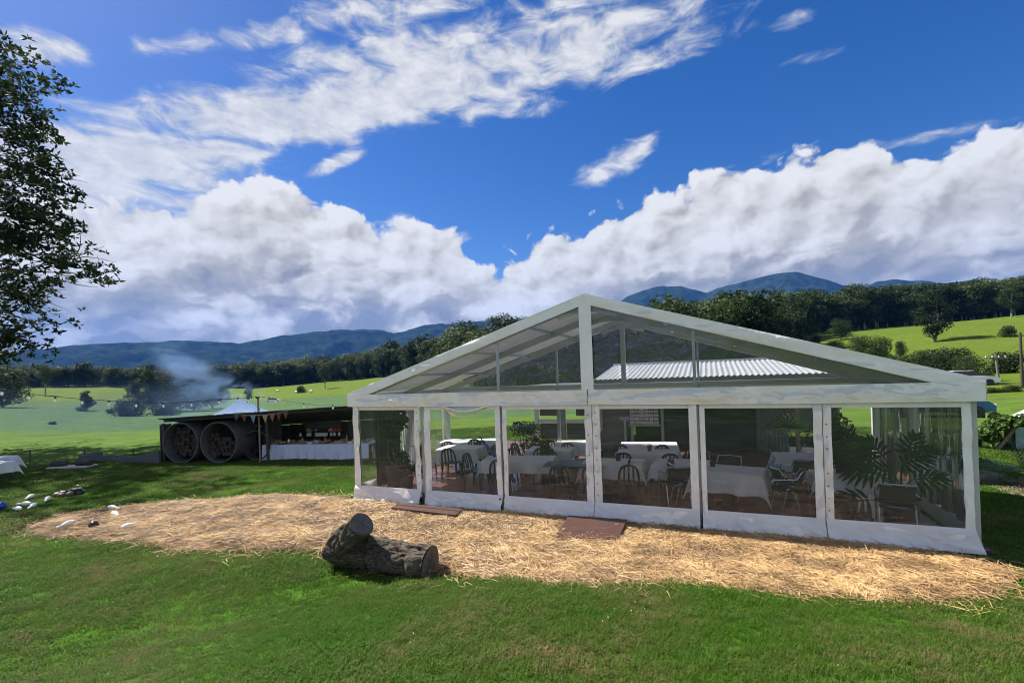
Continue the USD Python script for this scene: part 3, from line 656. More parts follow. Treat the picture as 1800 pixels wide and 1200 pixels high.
# straps and eyelets on the posts
for x in (front_x(744), -2.0, 2.0):
    mb = MB(); mb.box((x, -.06, .17), (.045, .02, .26)); obj('strap', mb, M['steel_dark'], tent)
for x0, zs in ((front_x(737.5), np.linspace(.5, 2.15, 9)), (front_x(1050), np.linspace(.5, 2.15, 8)), (front_x(1453), np.linspace(.5, 2.15, 9)), (front_x(1037), np.linspace(.5, 2.1, 5))):
    for z in zs: mb = MB(); mb.lathe([(0, .004), (.012, .004), (.012, 0)], (x0, -.056, z), 8, [[1, 0, 0], [0, 0, -1], [0, 1, 0]]); obj('eyelet', mb, M['steel_dark'], tent)
# a sagging roll of vinyl at the head of the second panel
def sag(u, v):
    x = -3.42 + 1.22 * u; dip = .30 * np.sin(np.pi * u) ** .8; return np.stack([x, -.055 - .03 * np.sin(np.pi * v), EH - FAS + .015 - dip * (.12 + .88 * v) + .0 * x], -1)
mb = MB(); mb.grid(sag, 20, 8); obj('sagging_vinyl', mb, M['vinyl_side'], tent, True)
mb = MB(); u = np.linspace(0, 1, 20); mb.tube(np.stack([-3.42 + 1.22 * u, 0 * u - .06, EH - FAS + .012 - .135 * np.sin(np.pi * u)], -1), .032, 7); obj('rolled_hem', mb, M['pvc'], tent, True)
# side walls of vinyl with fabric strips
for s in (-1, 1):
    for y0, y1 in ((.2, TD / 2 - .06), (TD / 2 + .1, TD - .06)):
        def side(u, v, s=s, y0=y0, y1=y1):
            y = y0 + (y1 - y0) * u; z = .32 + (EH - FAS - .32) * v; return np.stack([s * (5.97 + .03 * np.sin(u * 23 + 2 * v) * (1 - v * .5)), y, z], -1)
        mb = MB(); mb.grid(side, 26, 10); obj('side_pane', mb, M['vinyl_side'], tent, True)
        obj('side_skirt', sheet(lambda u, v, s=s, y0=y0, y1=y1: np.stack([s * (5.99 + .02 * np.sin(u * 9)), y0 + (y1 - y0) * u, .33 - .29 * v], -1), 12, 3, .005, (s, 0, 0)), M['pvc'], tent)
        obj('side_strip', sheet(lambda u, v, s=s, y1=y1: np.stack([s * (6.0 + 0 * u), y1 - .12 + .1 * u, EH - FAS - (EH - FAS - .3) * v], -1), 3, 8, .004, (s, 0, 0)), M['pvc'], tent)
# ------------------------------------------------------------------ the deck under it, board by board
FZ = 0.13
deck = thing('timber_deck', 'red-brown sheet deck that floors the marquee and the patio', 'deck', (TC[0], TC[1], 0), -TH)
rng = np.random.default_rng(8)
for i in range(10):
    for j in range(4):
        x0, y0 = -5.78 + i * 1.158, .16 + j * 2.3; mb = MB(); mb.box((x0 + .577, y0 + 1.147, FZ - .02 - rng.random() * .003), (1.150, 2.292, .04)); obj('deck_sheet', mb, M['deck'], deck)
mb = MB()
for j in range(9): mb.box((0, .25 + j * 1.12, .055), (11.5, .09, .07))
obj('joist', mb, M['wood_dark'], deck)
# ------------------------------------------------------------------ straw bed and lawn
from shapely.geometry import Polygon, Point, MultiPoint
import shapely
straw_px = [(60, 928), (85, 915), (125, 904), (170, 900), (215, 894), (270, 890), (330, 883), (385, 882), (430, 876), (510, 873), (570, 878), (640, 884), (720, 893), (800, 899), (900, 906), (1000, 913), (1110, 924), (1230, 937), (1350, 946), (1450, 955), (1580, 968), (1690, 983), (1735, 993), (1762, 1003), (1764, 1020), (1745, 1038), (1690, 1050), (1630, 1058), (1550, 1056), (1480, 1046), (1400, 1049), (1350, 1042), (1290, 1040), (1200, 1027), (1130, 1029), (1060, 1031), (960, 1031), (880, 1016), (800, 1004), (740, 1004), (650, 985), (575, 966), (520, 961), (470, 963), (330, 962), (250, 954), (200, 950), (140, 944), (90, 938)]
straw_poly = Polygon([hit(*p)[:2] for p in straw_px]).buffer(0)
M['straw_mat'] = mat('straw_litter', (.34, .22, .09), .85, (.56, .40, .19), 34.0, .8, 70.0, coord='position', detail=6.0, ramp=(.35, .65))
_sn = {'pn': ('noise_texture', dict(scale=1.6, detail=4., roughness=.6)), 'pm': ('math', dict(math_type='multiply_add', value2=.9, value3=-.45)), 'ps': ('math', dict(math_type='add')), 'oi': ('object_info', {}), 'g': ('geometry', {}), 'ad': ('math', dict(math_type='multiply_add', value2=.75)), 'h': ('math', dict(math_type='multiply', value2=.25)),
       'r': ('rgb_ramp', dict(ramp=[(0., (.18, .105, .04)), (.18, (.42, .26, .11)), (.42, (.68, .47, .21)), (.8, (.82, .63, .33)), (1., (.88, .77, .52))])), 'p': ('principled_bsdf', dict(roughness=.55, specular_ior_level=.4))}
M['straw'] = usdkit.material(stage, '/World/Looks/straw_stalk', _sn, [('g.random_per_island', 'ad.value1'), ('oi.random', 'h.value1'), ('h.value', 'ad.value3'), ('g.position', 'pn.vector'), ('pn.fac', 'pm.value1'), ('pm.value', 'ps.value1'), ('ad.value', 'ps.value2'), ('ps.value', 'r.fac'), ('r.color', 'p.base_color')], surface='p.BSDF')

def straw_bed():
    x0, y0, x1, y1 = straw_poly.bounds; st = .075
    gx, gy = np.meshgrid(np.arange(x0 - .2, x1 + .2, st), np.arange(y0 - .2, y1 + .2, st), indexing='ij')
    pts = shapely.points(gx.ravel(), gy.ravel()); ins = shapely.contains(straw_poly, pts); dist = shapely.distance(straw_poly.boundary, pts)
    d = np.where(ins, dist, -dist).reshape(gx.shape) + (fbm(np.stack([gx * 2.4, gy * 2.4, 0 * gx], -1), 3, 2) - .5) * .35
    h = .055 * np.clip(d / .30, -1, 1) - .008 + (fbm(np.stack([gx * 7, gy * 7, 0 * gx], -1), 3, 4) - .5) * .035
    z = ground(gx, gy) + h
    v = np.stack([gx, gy, z], -1).reshape(-1, 3); n = gx.shape[1]
    i, j = np.meshgrid(np.arange(gx.shape[0] - 1), np.arange(n - 1), indexing='ij'); a = (i * n + j).ravel()
    keep = (d.ravel()[a] > -.12); a = a[keep]
    tm = trimesh.Trimesh(v, np.vstack([np.stack([a, a + n, a + n + 1], 1), np.stack([a, a + n + 1, a + 1], 1)]), process=False); tm.remove_unreferenced_vertices()
    return tm, h, (x0 - .2, y0 - .2, st)
(bed, bed_h, bed_o) = straw_bed()
tag(obj('straw_bed', bed, M['straw_mat'], smooth=True), 'matted bed of straw spread before the marquee', 'straw bed', kind='structure')

def straw_bundle(seed, n=36, R=.16):
    rng = np.random.default_rng(seed); mb = MB()
    for k in range(n):
        a = rng.random() * 6.28; c = rng.normal(size=2) * R * .55; l = .09 + .17 * rng.random() ** 1.5; w = .0024 + .0032 * rng.random(); d = np.array([math.cos(a), math.sin(a)]); s = np.array([-d[1], d[0]]) * w
        z0 = .006 + .03 * rng.random(); tl = rng.normal() * .16; bend = .02 + .05 * rng.random()
        pts = [c + d * l * t for t in (-.5, 0, .5)]; zs = [z0 + tl * l * t + (0 if t else bend * l * 1.2) for t in (-.5, 0, .5)]
        v = []
        for p, z in zip(pts, zs): v += [(*(p - s), max(z, 0)), (*p, max(z, 0) + w * .7), (*(p + s), max(z, 0))]
        mb.add(v, [[0, 3, 4, 1], [1, 4, 5, 2], [3, 6, 7, 4], [4, 7, 8, 5]])
    return mb.mesh()

def scatter(rng, r0, r1, step, amax=1.0):
    """points in a fan about the camera, about one per step x step"""
    n = int(amax * (r1 * r1 - r0 * r0) / (step * step)); r = np.sqrt(r0 * r0 + (r1 * r1 - r0 * r0) * rng.random(n)); a = rng.uniform(-amax, amax, n)
    return np.stack([r * np.sin(a), r * np.cos(a)], -1)

def straw_stalks():
    rng = np.random.default_rng(31); x0, y0, x1, y1 = straw_poly.bounds
    p = np.stack([rng.uniform(x0 - .5, x1 + .5, 29000), rng.uniform(y0 - .5, y1 + .5, 29000)], -1)
    pts = shapely.points(p); ins = shapely.contains(straw_poly.buffer(.02), pts); dist = shapely.distance(straw_poly, pts)
    loose = (~ins) & (dist < .8) & (rng.random(len(p)) < .30 * np.exp(-dist / .22))
    p = p[ins | loose]; n = len(p)
    i = np.clip(((p[:, 0] - bed_o[0]) / bed_o[2]).astype(int), 0, bed_h.shape[0] - 1); j = np.clip(((p[:, 1] - bed_o[1]) / bed_o[2]).astype(int), 0, bed_h.shape[1] - 1)
    z = ground(p[:, 0], p[:, 1]) + np.maximum(bed_h[i, j], .004) - .006
    pr = [(straw_bundle(s), M['straw']) for s in range(9)] + [(straw_bundle(50 + s, 6, .2), M['straw']) for s in range(3)]
    inside = shapely.contains(straw_poly.buffer(-.04), shapely.points(p)); k = np.where(inside, rng.integers(0, 9, n), rng.integers(9, 12, n))
    return instancer('/World/straw', pr, np.column_stack([p, z]), k, rng.random(n) * 6.28, .8 + .5 * rng.random(n), rng.normal(size=(n, 2)) * .06)
tag(straw_stalks(), 'loose golden straw stalks strewn in front of the marquee', 'straw', kind='stuff')

def blade_mat():
    N = {'g': ('geometry', {}), 'oi': ('object_info', {}), 't': ('texture_coordinate', {}), 'sx': ('separate_xyz', {}), 'n': ('noise_texture', dict(scale=.55, detail=5., roughness=.6)), 'n2': ('noise_texture', dict(scale=7., detail=4., roughness=.65)),
         'a': ('math', dict(math_type='multiply_add', value2=.66, value3=-.30)), 's': ('math', dict(math_type='add')), 'hf': ('math', dict(math_type='multiply_add', value2=.5, value3=-.15)), 'm': ('math', dict(math_type='multiply_add', value2=.85)),
         'r': ('rgb_ramp', dict(ramp=[(.04, (.22, .18, .08)), (.18, (.095, .145, .026)), (.34, (.058, .142, .010)), (.55, (.080, .198, .011)), (.75, (.12, .25, .02)), (.97, (.21, .34, .06))])),
         'p': ('principled_bsdf', dict(roughness=.6, specular_ior_level=.15)), 'tr': ('translucent_bsdf', {}), 'mx': ('mix_closure', dict(fac=.38))}
    L = [('g.position', 'n.vector'), ('g.position', 'n2.vector'), ('n2.fac', 'hf.value1'), ('n.fac', 'm.value1'), ('hf.value', 'm.value3'), ('g.random_per_island', 'a.value1'), ('m.value', 's.value1'), ('a.value', 's.value2'), ('s.value', 'r.fac'),
         ('r.color', 'p.base_color'), ('r.color', 'tr.color'), ('p.BSDF', 'mx.closure1'), ('tr.BSDF', 'mx.closure2')]
    return usdkit.material(stage, '/World/Looks/grass_blade', N, L, surface='mx.closure')
M['blade'] = blade_mat()
def tuft(seed, n, R, h, w):
    rng = np.random.default_rng(seed); v, f = [], []
    c = rng.normal(size=(n, 2)) * R * .5; a = rng.random(n) * 6.28; L = h * (.5 + .9 * rng.random(n)); lean = L * (.25 + .95 * rng.random(n)); b = a + rng.normal(size=n) * .5 + 1.57
    d = np.stack([np.cos(a), np.sin(a)], -1); s = np.stack([np.cos(b), np.sin(b)], -1) * w * (.6 + .7 * rng.random(n))[:, None]
    z = np.zeros(n)
    v = np.stack([np.column_stack([c - s, z - .004]), np.column_stack([c + s, z - .004]), np.column_stack([c + d * lean[:, None] * .35 - s * .8, L * .62]), np.column_stack([c + d * lean[:, None] * .35 + s * .8, L * .62]), np.column_stack([c + d * lean[:, None], L * (.95 - .35 * rng.random(n))])], 1).reshape(-1, 3)
    i = np.arange(n)[:, None] * 5
    return v, np.vstack([i + [0, 1, 3], i + [0, 3, 2], i + [2, 3, 4]])
def flower_tuft(seed):
    rng = np.random.default_rng(seed); mb = MB(); mb.lathe([(0, -.008), (.008, -.004), (.009, .002), (.005, .008), (0, .009)], (0, 0, .055), 6); mb.tube([(0, 0, 0), (.004, 0, .05)], .001, 3, False); return mb.mesh()

deck_poly = Polygon([tent_world(a, b)[:2] for a, b in ((-5.9, .12), (5.9, .12), (5.9, 9.4), (-5.9, 9.4))])
def lawn():
    rng = np.random.default_rng(41)
    near = [(tuft(s, 26, .07, .046, .0026), M['blade']) for s in range(5)]
    mid = [(tuft(20 + s, 40, .13, .042, .0040), M['blade']) for s in range(4)]
    far = [(tuft(40 + s, 46, .26, .046, .006), M['blade']) for s in range(4)]
    tall = [(tuft(60 + s, 16, .05, .10, .0022), M['blade']) for s in range(3)]
    P, K, S = [], [], []
    for r0, r1, st, k0, nk, s0 in ((2.2, 6.5, .052, 0, 5, 1.0), (6.3, 12.5, .098, 5, 4, 1.0), (12, 27, .17, 9, 4, 1.0)):
        p = scatter(rng, r0, r1, st); P.append(p); K.append(rng.integers(k0, k0 + nk, len(p))); S.append((.7 + .6 * rng.random(len(p))) * s0)
    # longer unmown tufts along the straw and in patches
    p = scatter(rng, 3, 13, .13); keep = rng.random(len(p)) < .10 + .55 * (fbm(np.column_stack([p * 1.3, 0 * p[:, 0]]), 3, 6) > .58); p = p[keep]; P.append(p); K.append(rng.integers(13, 16, len(p))); S.append(.45 + .45 * rng.random(len(p)))
    P, K, S = np.vstack(P), np.concatenate(K), np.concatenate(S)
    q = shapely.points(P); d = shapely.distance(straw_poly, q); keep = (d > .02) | (rng.random(len(P)) < .22 * (shapely.distance(straw_poly.boundary, q) < .28))
    keep &= ~shapely.contains(deck_poly, q)
    h = fbm(np.column_stack([P * .55, 0 * P[:, 0]]), 3, 12); S = S * (.62 + .85 * np.clip((h - .3) * 1.8, 0, 1))
    P, K, S = P[keep], K[keep], S[keep]
    sc = np.stack([np.maximum(S, .8), np.maximum(S, .8), S], 1)
    return instancer('/World/lawn_grass', near + mid + far + tall, np.column_stack([P, ground(P[:, 0], P[:, 1])]), K, rng.random(len(P)) * 6.28, sc, rng.normal(size=(len(P), 2)) * .05)
tag(lawn(), 'short mown grass of the lawn', 'grass', kind='stuff')
def clover():
    rng = np.random.default_rng(43); p = scatter(rng, 3, 12, .30); p = p[fbm(np.column_stack([p * .8, 0 * p[:, 0]]), 2, 3) >.74]; p = p[shapely.distance(straw_poly, shapely.points(p)) > .1]; n = len(p)
    return instancer('/World/clover_flowers', [(flower_tuft(1), M['flower'])], np.column_stack([p, ground(p[:, 0], p[:, 1])]), np.zeros(n), rng.random(n) * 6, .45 + .4 * rng.random(n))
tag(clover(), 'tiny white clover flowers dotted in the lawn', 'clover', kind='stuff')
# worn earth track on the right
def track():
    px = [(1724, 826), (1745, 829), (1770, 836), (1810, 850), (1860, 872), (1860, 890), (1800, 862), (1760, 846), (1722, 836)]
    poly = Polygon([hit(*p)[:2] for p in px]); x0, y0, x1, y1 = poly.bounds; st = .12
    gx, gy = np.meshgrid(np.arange(x0, x1, st), np.arange(y0, y1, st), indexing='ij'); dd = shapely.distance(poly.boundary, shapely.points(gx.ravel(), gy.ravel())).reshape(gx.shape); ins = shapely.contains(poly, shapely.points(gx.ravel(), gy.ravel())).reshape(gx.shape)
    d = np.where(ins, dd, -dd) + (fbm(np.stack([gx * 2, gy * 2, 0 * gx], -1), 3, 1) - .5) * .5
    v = np.stack([gx, gy, ground(gx, gy) + np.clip(.05 * d + .02, -.05, .035)], -1).reshape(-1, 3); n = gx.shape[1]; i, j = np.meshgrid(np.arange(gx.shape[0] - 1), np.arange(n - 1), indexing='ij'); a = (i * n + j).ravel()
    return v, np.stack([a, a + n, a + n + 1, a + 1], 1)
M['earth'] = mat('worn_earth', (.20, .16, .11), .95, (.12, .10, .06), 3.0, .5, 12.0, coord='position')
tag(obj('earth_track', track(), M['earth'], smooth=True), 'worn bare earth track right of the marquee', kind='structure')

# ------------------------------------------------------------------ air
M['haze'] = usdkit.material(stage, '/World/Looks/haze', {'v': ('principled_volume', dict(color=(.08, .30, .95), density=HAZE_DENSITY, anisotropy=.05))}, volume='v.volume')
hb = trimesh.creation.box([21000, 21000, 1540]); hb.apply_translation([0, 0, 700])
tag(obj('haze', hb, M['haze']), 'pale blue air over the whole valley', kind='stuff')
# ------------------------------------------------------------------ left foreground tree
def near_tree():
    rng = np.random.default_rng(101); R = 38.0
    base = at_r(-150, R); t = thing('overhanging_tree', 'big dark broadleaf tree overhanging the left edge of the lawn', 'tree', base)
    cl = [(18, 120, 34), (-30, 100, 60), (50, 150, 34), (25, 165, 36), (-20, 170, 60), (14, 225, 42), (62, 232, 34), (-40, 240, 60), (30, 280, 46), (78, 285, 34), (-30, 310, 60), (35, 330, 40), (95, 325, 30), (60, 365, 44), (100, 370, 32), (0, 380, 44), (70, 415, 40), (125, 415, 32), (20, 430, 40), (150, 450, 28), (100, 460, 36), (182, 472, 26), (50, 475, 36), (135, 480, 24), (-10, 470, 50), (-60, 450, 60), (60, 515, 30), (10, 520, 36), (-50, 530, 70), (60, 575, 22), (30, 582, 26), (78, 566, 14), (-10, 590, 44), (10, 622, 24), (-60, 600, 60), (-110, 300, 80), (-110, 430, 80), (-110, 200, 70)]
    blobs = []
    for px, py, rad in cl:
        p = point(px - 16, py, R + rng.normal() * 2.0) - base; s = rad / FPX * R * .84; blobs.append((*p, s, s * 1.2, s * .8))
    mb = MB(); fork = np.array([.3, 0, 7.0]); limb(mb, (0, 0, -.3), fork, .7, .55, rng, .03, 6, 10); limb(mb, fork, (-1, .3, 19), .46, .1, rng, .06, 6, 8)
    obj('trunk', mb, M['bark'], t, True)
    mb = MB(); b = np.array(blobs); hubs = []
    for k in range(len(b)):
        hub = np.array([.3 - .1 * max(b[k, 2] * .6 - 4, 0), .1, np.clip(b[k, 2] * .7 + 1.0, 5, 18.0)]); dv = b[k, :3] - hub
        mid = hub + dv * .55 + rng.normal(size=3) * .5 + [0, 0, .15 * np.linalg.norm(dv[:2])]
        limb(mb, hub, mid, .10, .06, rng, .05, 5, 5); limb(mb, mid, b[k, :3], .06, .03, rng, .06, 4, 5)
        for q in range(7):
            e = b[k, :3] + rng.normal(size=3) * b[k, 3:] * .62; limb(mb, b[k, :3] + rng.normal(size=3) * .1, e, .03, .012, rng, .1, 4, 4)
    for a, c in (((40, 195), (66, 186)), ((40, 200), (60, 198)), ((60, 520), (122, 545)), ((70, 525), (96, 556)), ((100, 490), (172, 505)), ((20, 600), (88, 568))):
        limb(mb, point(*a, R) - base, point(*c, R) - base, .03, .01, rng, .1, 5, 4)
    obj('branch_mass', mb, M['bark'], t, True, kind='stuff')
    # broad leaves in whorls, so that sky shows between
    n = 21000; w = b[:, 3] ** 1.8 * np.where(np.array([q[0] for q in cl]) < -45, .5, 1); k = rng.choice(len(b), n // 7, p=w / w.sum())
    tip = rng.normal(size=(len(b), 9, 3)) * .62; c = b[k, :3] + (tip[k, rng.integers(0, 9, len(k))] + rng.normal(size=(len(k), 3)) * .20) * b[k, 3:]
    c = np.repeat(c, 7, 0); d = rng.normal(size=c.shape); d[:, 2] = d[:, 2] * .6 + .25; d /= np.linalg.norm(d, axis=1, keepdims=True); L = .22 + .16 * rng.random(len(c))
    s = np.cross(d, rng.normal(size=d.shape)); s /= np.linalg.norm(s, axis=1, keepdims=True); nr = np.cross(d, s); W = L * .20
    v = np.stack([c, c + d * L[:, None] * .5 + s * W[:, None] + nr * L[:, None] * .06, c + d * L[:, None] - nr * L[:, None] * .08, c + d * L[:, None] * .5 - s * W[:, None] + nr * L[:, None] * .06], 1).reshape(-1, 3); i = np.arange(len(c))[:, None] * 4
    obj('crown', (v, np.vstack([i + [0, 1, 2], i + [0, 2, 3]])), M['leaf_near'], t)
near_tree()

# ------------------------------------------------------------------ trees one can tell apart
def tree_at(kind, name, label, px, top, bottom, wide=1.0, r=None, cat='tree', group=None):
    p = hit(px, bottom) if r is None else at_r(px, r); rr = math.hypot(p[0], p[1])
    H0 = {'gum': 20, 'gum_b': 22, 'tall': 20, 'dark': 12, 'round': 10, 'bush': 4, 'cone': 9}[kind]
    if r is None: h = (bottom - top) / FPX * p[1]
    else: h = p[1] * ((659 - .0355 * (px - 900)) - top) / FPX + EYE - p[2]
    s = h / H0 * 1.04; p[2] -= .15
    return place(name, T[kind], label, cat, p, (px * 1.7) % 6.28, group, (s * wide, s * wide, s))
tree_at('dark', 'paddock_tree', 'tall dark paddock tree at the far left behind the festoon lights', 6, 655, 716, 1.15)
tree_at('gum_b', 'gum_tree', 'tall thin gum with a small top tuft left of the dark cone shrub', 80, 641, 695, .95)
tree_at('cone', 'paddock_tree', 'small leaning cone-shaped tree alone on the left slope', 152, 685, 722, 1.25)
for px, top, bot, w, kd, lb in ((240, 664, 728, .95, 'tall', 'leftmost dark tree of the clump behind the shed'), (268, 648, 726, .9, 'tall', 'tall dark tree second from the left in the clump'), (303, 650, 722, 1.0, 'dark', 'dense dark tree in the middle of the clump, half in smoke'), (225, 700, 731, 1.3, 'bush', 'low bush at the left foot of the dark clump'), (340, 658, 722, 1.0, 'dark', 'dark tree in the clump straight behind the blue smoke'), (375, 664, 718, 1.0, 'round', 'rightmost tree of the dark clump behind the smoke'), (285, 706, 730, 1.4, 'bush', 'low grey-green bush in front of the dark clump')):
    tree_at(kd, 'clump_tree', lb, px, top, bot, w)
tree_at('tall', 'paddock_tree', 'dark upright tree behind the peak of the blue canopy', 438, 668, 704, .8)
tree_at('gum', 'gum_tree', 'pale-trunked gum at the wood edge near the marquee corner', 672, 622, 660, 1.0)
tree_at('gum', 'gum_tree', 'gum with a slim pale trunk on the wood edge above the shed', 572, 641, 683, .9)
tree_at('bush', 'shrub', 'small dark shrub on the bright slope above the shed', 528, 678, 690, 1.1, cat='shrub')
tree_at('bush', 'shrub', 'low shrub on the left slope under the third festoon bulb', 92, 738, 746, 1.3, cat='shrub')
tree_at('bush', 'shrub', 'low shrub beside the clump, left of the shed roof', 193, 717, 727, 1.0, cat='shrub')
tree_at('gum', 'gum_tree', 'high rounded gum standing above the wood left of the marquee peak', 884, 553, 0, 1.25, r=330)
tree_at('gum', 'gum_tree', 'gum next to the high rounded one, close to the roof edge', 925, 558, 0, 1.1, r=340)
tree_at('gum', 'gum_tree', 'lone crown breaking the skyline right of the marquee peak', 1166, 540, 0, 1.1, r=350)
tree_at('tall', 'hill_tree', 'largest tree on the right hill, layered and dark above its shadow', 1642, 513, 601, 1.15)
tree_at('round', 'hill_tree', 'round pale green tree on the right hill beside the wood', 1478, 561, 597, 1.15)
tree_at('gum', 'hill_tree', 'tall broad gum standing forward of the wood above the roof slope', 1520, 510, 578, 1.15)
tree_at('gum_b', 'hill_tree', 'thin bare-looking sapling at the wood edge', 1541, 566, 584, .6)
tree_at('gum', 'hill_tree', 'gum group member on the hill crest left of the far right edge', 1738, 510, 557, 1.2)
tree_at('gum', 'hill_tree', 'broad gum on the crest at the far right edge', 1778, 508, 558, 1.25)
tree_at('bush', 'shrub', 'small dark bush alone on the bright right hillside', 1774, 572, 592, 1.0, cat='shrub')
for px, top, bot, w, kd, lb in ((1436, 589, 612, 1.0, 'dark', 'small dark tree at the left end of the hillside row'), (1470, 597, 618, 1.3, 'dark', 'low dark tree second in the hillside row'), (1515, 590, 640, .95, 'dark', 'tall square dark tree in the hillside row'), (1548, 591, 640, .9, 'round', 'big rounded dark tree beside the square one'), (1582, 599, 626, .8, 'dark', 'narrow dark tree at the right end of the hillside row')):
    tree_at(kd, 'hillside_tree', lb, px, top, bot, w)
for px, top, bot, w, lb in ((1585, 622, 668, 1.5, 'dark hedge tree just above the marquee roof edge'), (1630, 614, 672, 1.35, 'middle dark hedge tree behind the right roof edge'), (1672, 610, 674, 1.25, 'tallest dark hedge tree behind the marquee corner'), (1706, 622, 676, 1.0, 'last dark hedge tree right of the marquee corner')):
    tree_at('dark', 'hedge_tree', lb, px, top, bot, w)
for px, top, bot, w, lb in ((1745, 678, 690, 2.0, 'low hedge bush on the right field left of the pale pole'), (1782, 674, 688, 1.8, 'low hedge bush on the right field beside the dark pole'), (1775, 618, 655, 1.2, 'scrubby tree on the hillside between the two poles'), (1735, 652, 662, 1.6, 'low scrub below the dark hedge trees')):
    tree_at('bush', 'shrub', lb, px, top, bot, w, cat='shrub')

# ------------------------------------------------------------------ forked log
def fork_log():
    p0 = hit(672, 1000); t = thing('forked_log', 'thick dark forked log lying between the lawn and the straw', 'log', p0 - [0, 0, .07])
    import manifold3d as m3
    r = math.hypot(p0[0], p0[1]); L = lambda px, py, dr=0.: point(px, py, r + dr) - p0
    def bone(a, ra, b, rb, n=16):
        d = np.asarray(b) - np.asarray(a); l = np.linalg.norm(d)
        c = m3.Manifold.cylinder(l, ra, rb, 28); z = d / l; x = np.cross([0, 1, 0], z); x /= np.linalg.norm(x); y = np.cross(z, x)
        return c.transform(np.column_stack([x, y, z, a]))
    k = r / FPX
    main0, main1 = L(585, 952, .50), L(756, 982, -.52)
    up0, up1 = L(596, 957, .25), L(636, 913, -.20)
    body = bone(main0, 27 * k, L(660, 967, .06), 29 * k) + bone(L(655, 966, .07), 29 * k, main1, 28 * k) + bone(up0, 24 * k, L(618, 934, .08), 24 * k) + bone(L(614, 938, .10), 24 * k, up1, 19.5 * k) + bone(L(640, 950, .08), 20 * k, L(690, 971, -.02), 23 * k)
    body = body.refine_to_length(.024); mm = body.to_mesh(); v, f = np.array(mm.vert_properties[:, :3]), np.array(mm.tri_verts)
    tm = trimesh.Trimesh(v, f, process=True); n = tm.vertex_normals; v = tm.vertices
    ax = (main1 - main0) / np.linalg.norm(main1 - main0); u = v @ ax
    ends = np.minimum(np.linalg.norm((v - main1) - np.outer((v - main1) @ ax, ax), axis=1) * 0 + np.abs((v - main1) @ ax), 1)
    upax = (up1 - L(614, 938, .10)); upax /= np.linalg.norm(upax); eu = np.abs((v - up1) @ upax); cap = np.clip(np.minimum(ends, eu) / .03, 0, 1)
    q = np.column_stack([u * 3.0, (v - np.outer(u, ax)) * 11]); fur = (np.abs(fbm(q, 4, 2) - .5) * 2); big = fbm(v * 3.2, 3, 5) - .5
    v = v + n * ((-.06 * (1 - np.clip(fur * 2.4, 0, 1)) + .016 + .05 * big) * cap)[:, None]
    M['log_bark'] = mat('log_bark', (.020, .015, .010), .85, (.15, .115, .08), 7.0, 1.0, 16.0, stretch=(1.2, 7, 7), ramp=(.38, .68))
    obj('bark', trimesh.Trimesh(v, tm.faces, process=False), M['log_bark'], t, 50)
    M['log_end'] = mat('charred_end', (.050, .048, .046), .8, (.11, .106, .10), 7.0, .4, 30.0)
    for c, a, rr in ((main1, ax, 27.6 * k), (up1, upax, 19.2 * k)):
        x = np.cross(a, [0, 0, 1]); x /= np.linalg.norm(x); y = np.cross(a, x); mb = MB(); g = np.random.default_rng(3); ang = np.linspace(0, 6.283, 40, endpoint=False); wob = 1 + .05 * np.sin(ang * 3 + 1) + .03 * np.sin(ang * 7)
        rings = [c + a * (.004 + .003 * math.sin(i * 2.3)) + (np.cos(ang)[:, None] * x + np.sin(ang)[:, None] * y) * (rr * wob * i / 6)[:, None] for i in range(1, 7)]
        vv = np.vstack(rings + [c[None] + a * .006]); ff = []
        for i in range(5):
            for j in range(40): ff += [[i * 40 + j, i * 40 + (j + 1) % 40, (i + 1) * 40 + (j + 1) % 40], [i * 40 + j, (i + 1) * 40 + (j + 1) % 40, (i + 1) * 40 + j]]
        ff += [[j, 240, (j + 1) % 40] for j in range(40)]
        mb.add(vv, ff); obj('sawn_end', mb, M['log_end'], t, True)
        ck = MB()
        for q, (an, ln) in enumerate(((.5, .55), (2.3, .7), (4.1, .45), (5.3, .6))): d = math.cos(an) * x + math.sin(an) * y; ck.bar(c + a * .0095 + d * rr * .05, c + a * .0095 + d * rr * ln, .007, .003, up=a)
        obj('drying_crack', ck, M['ink'], t, kind='stuff')
fork_log()

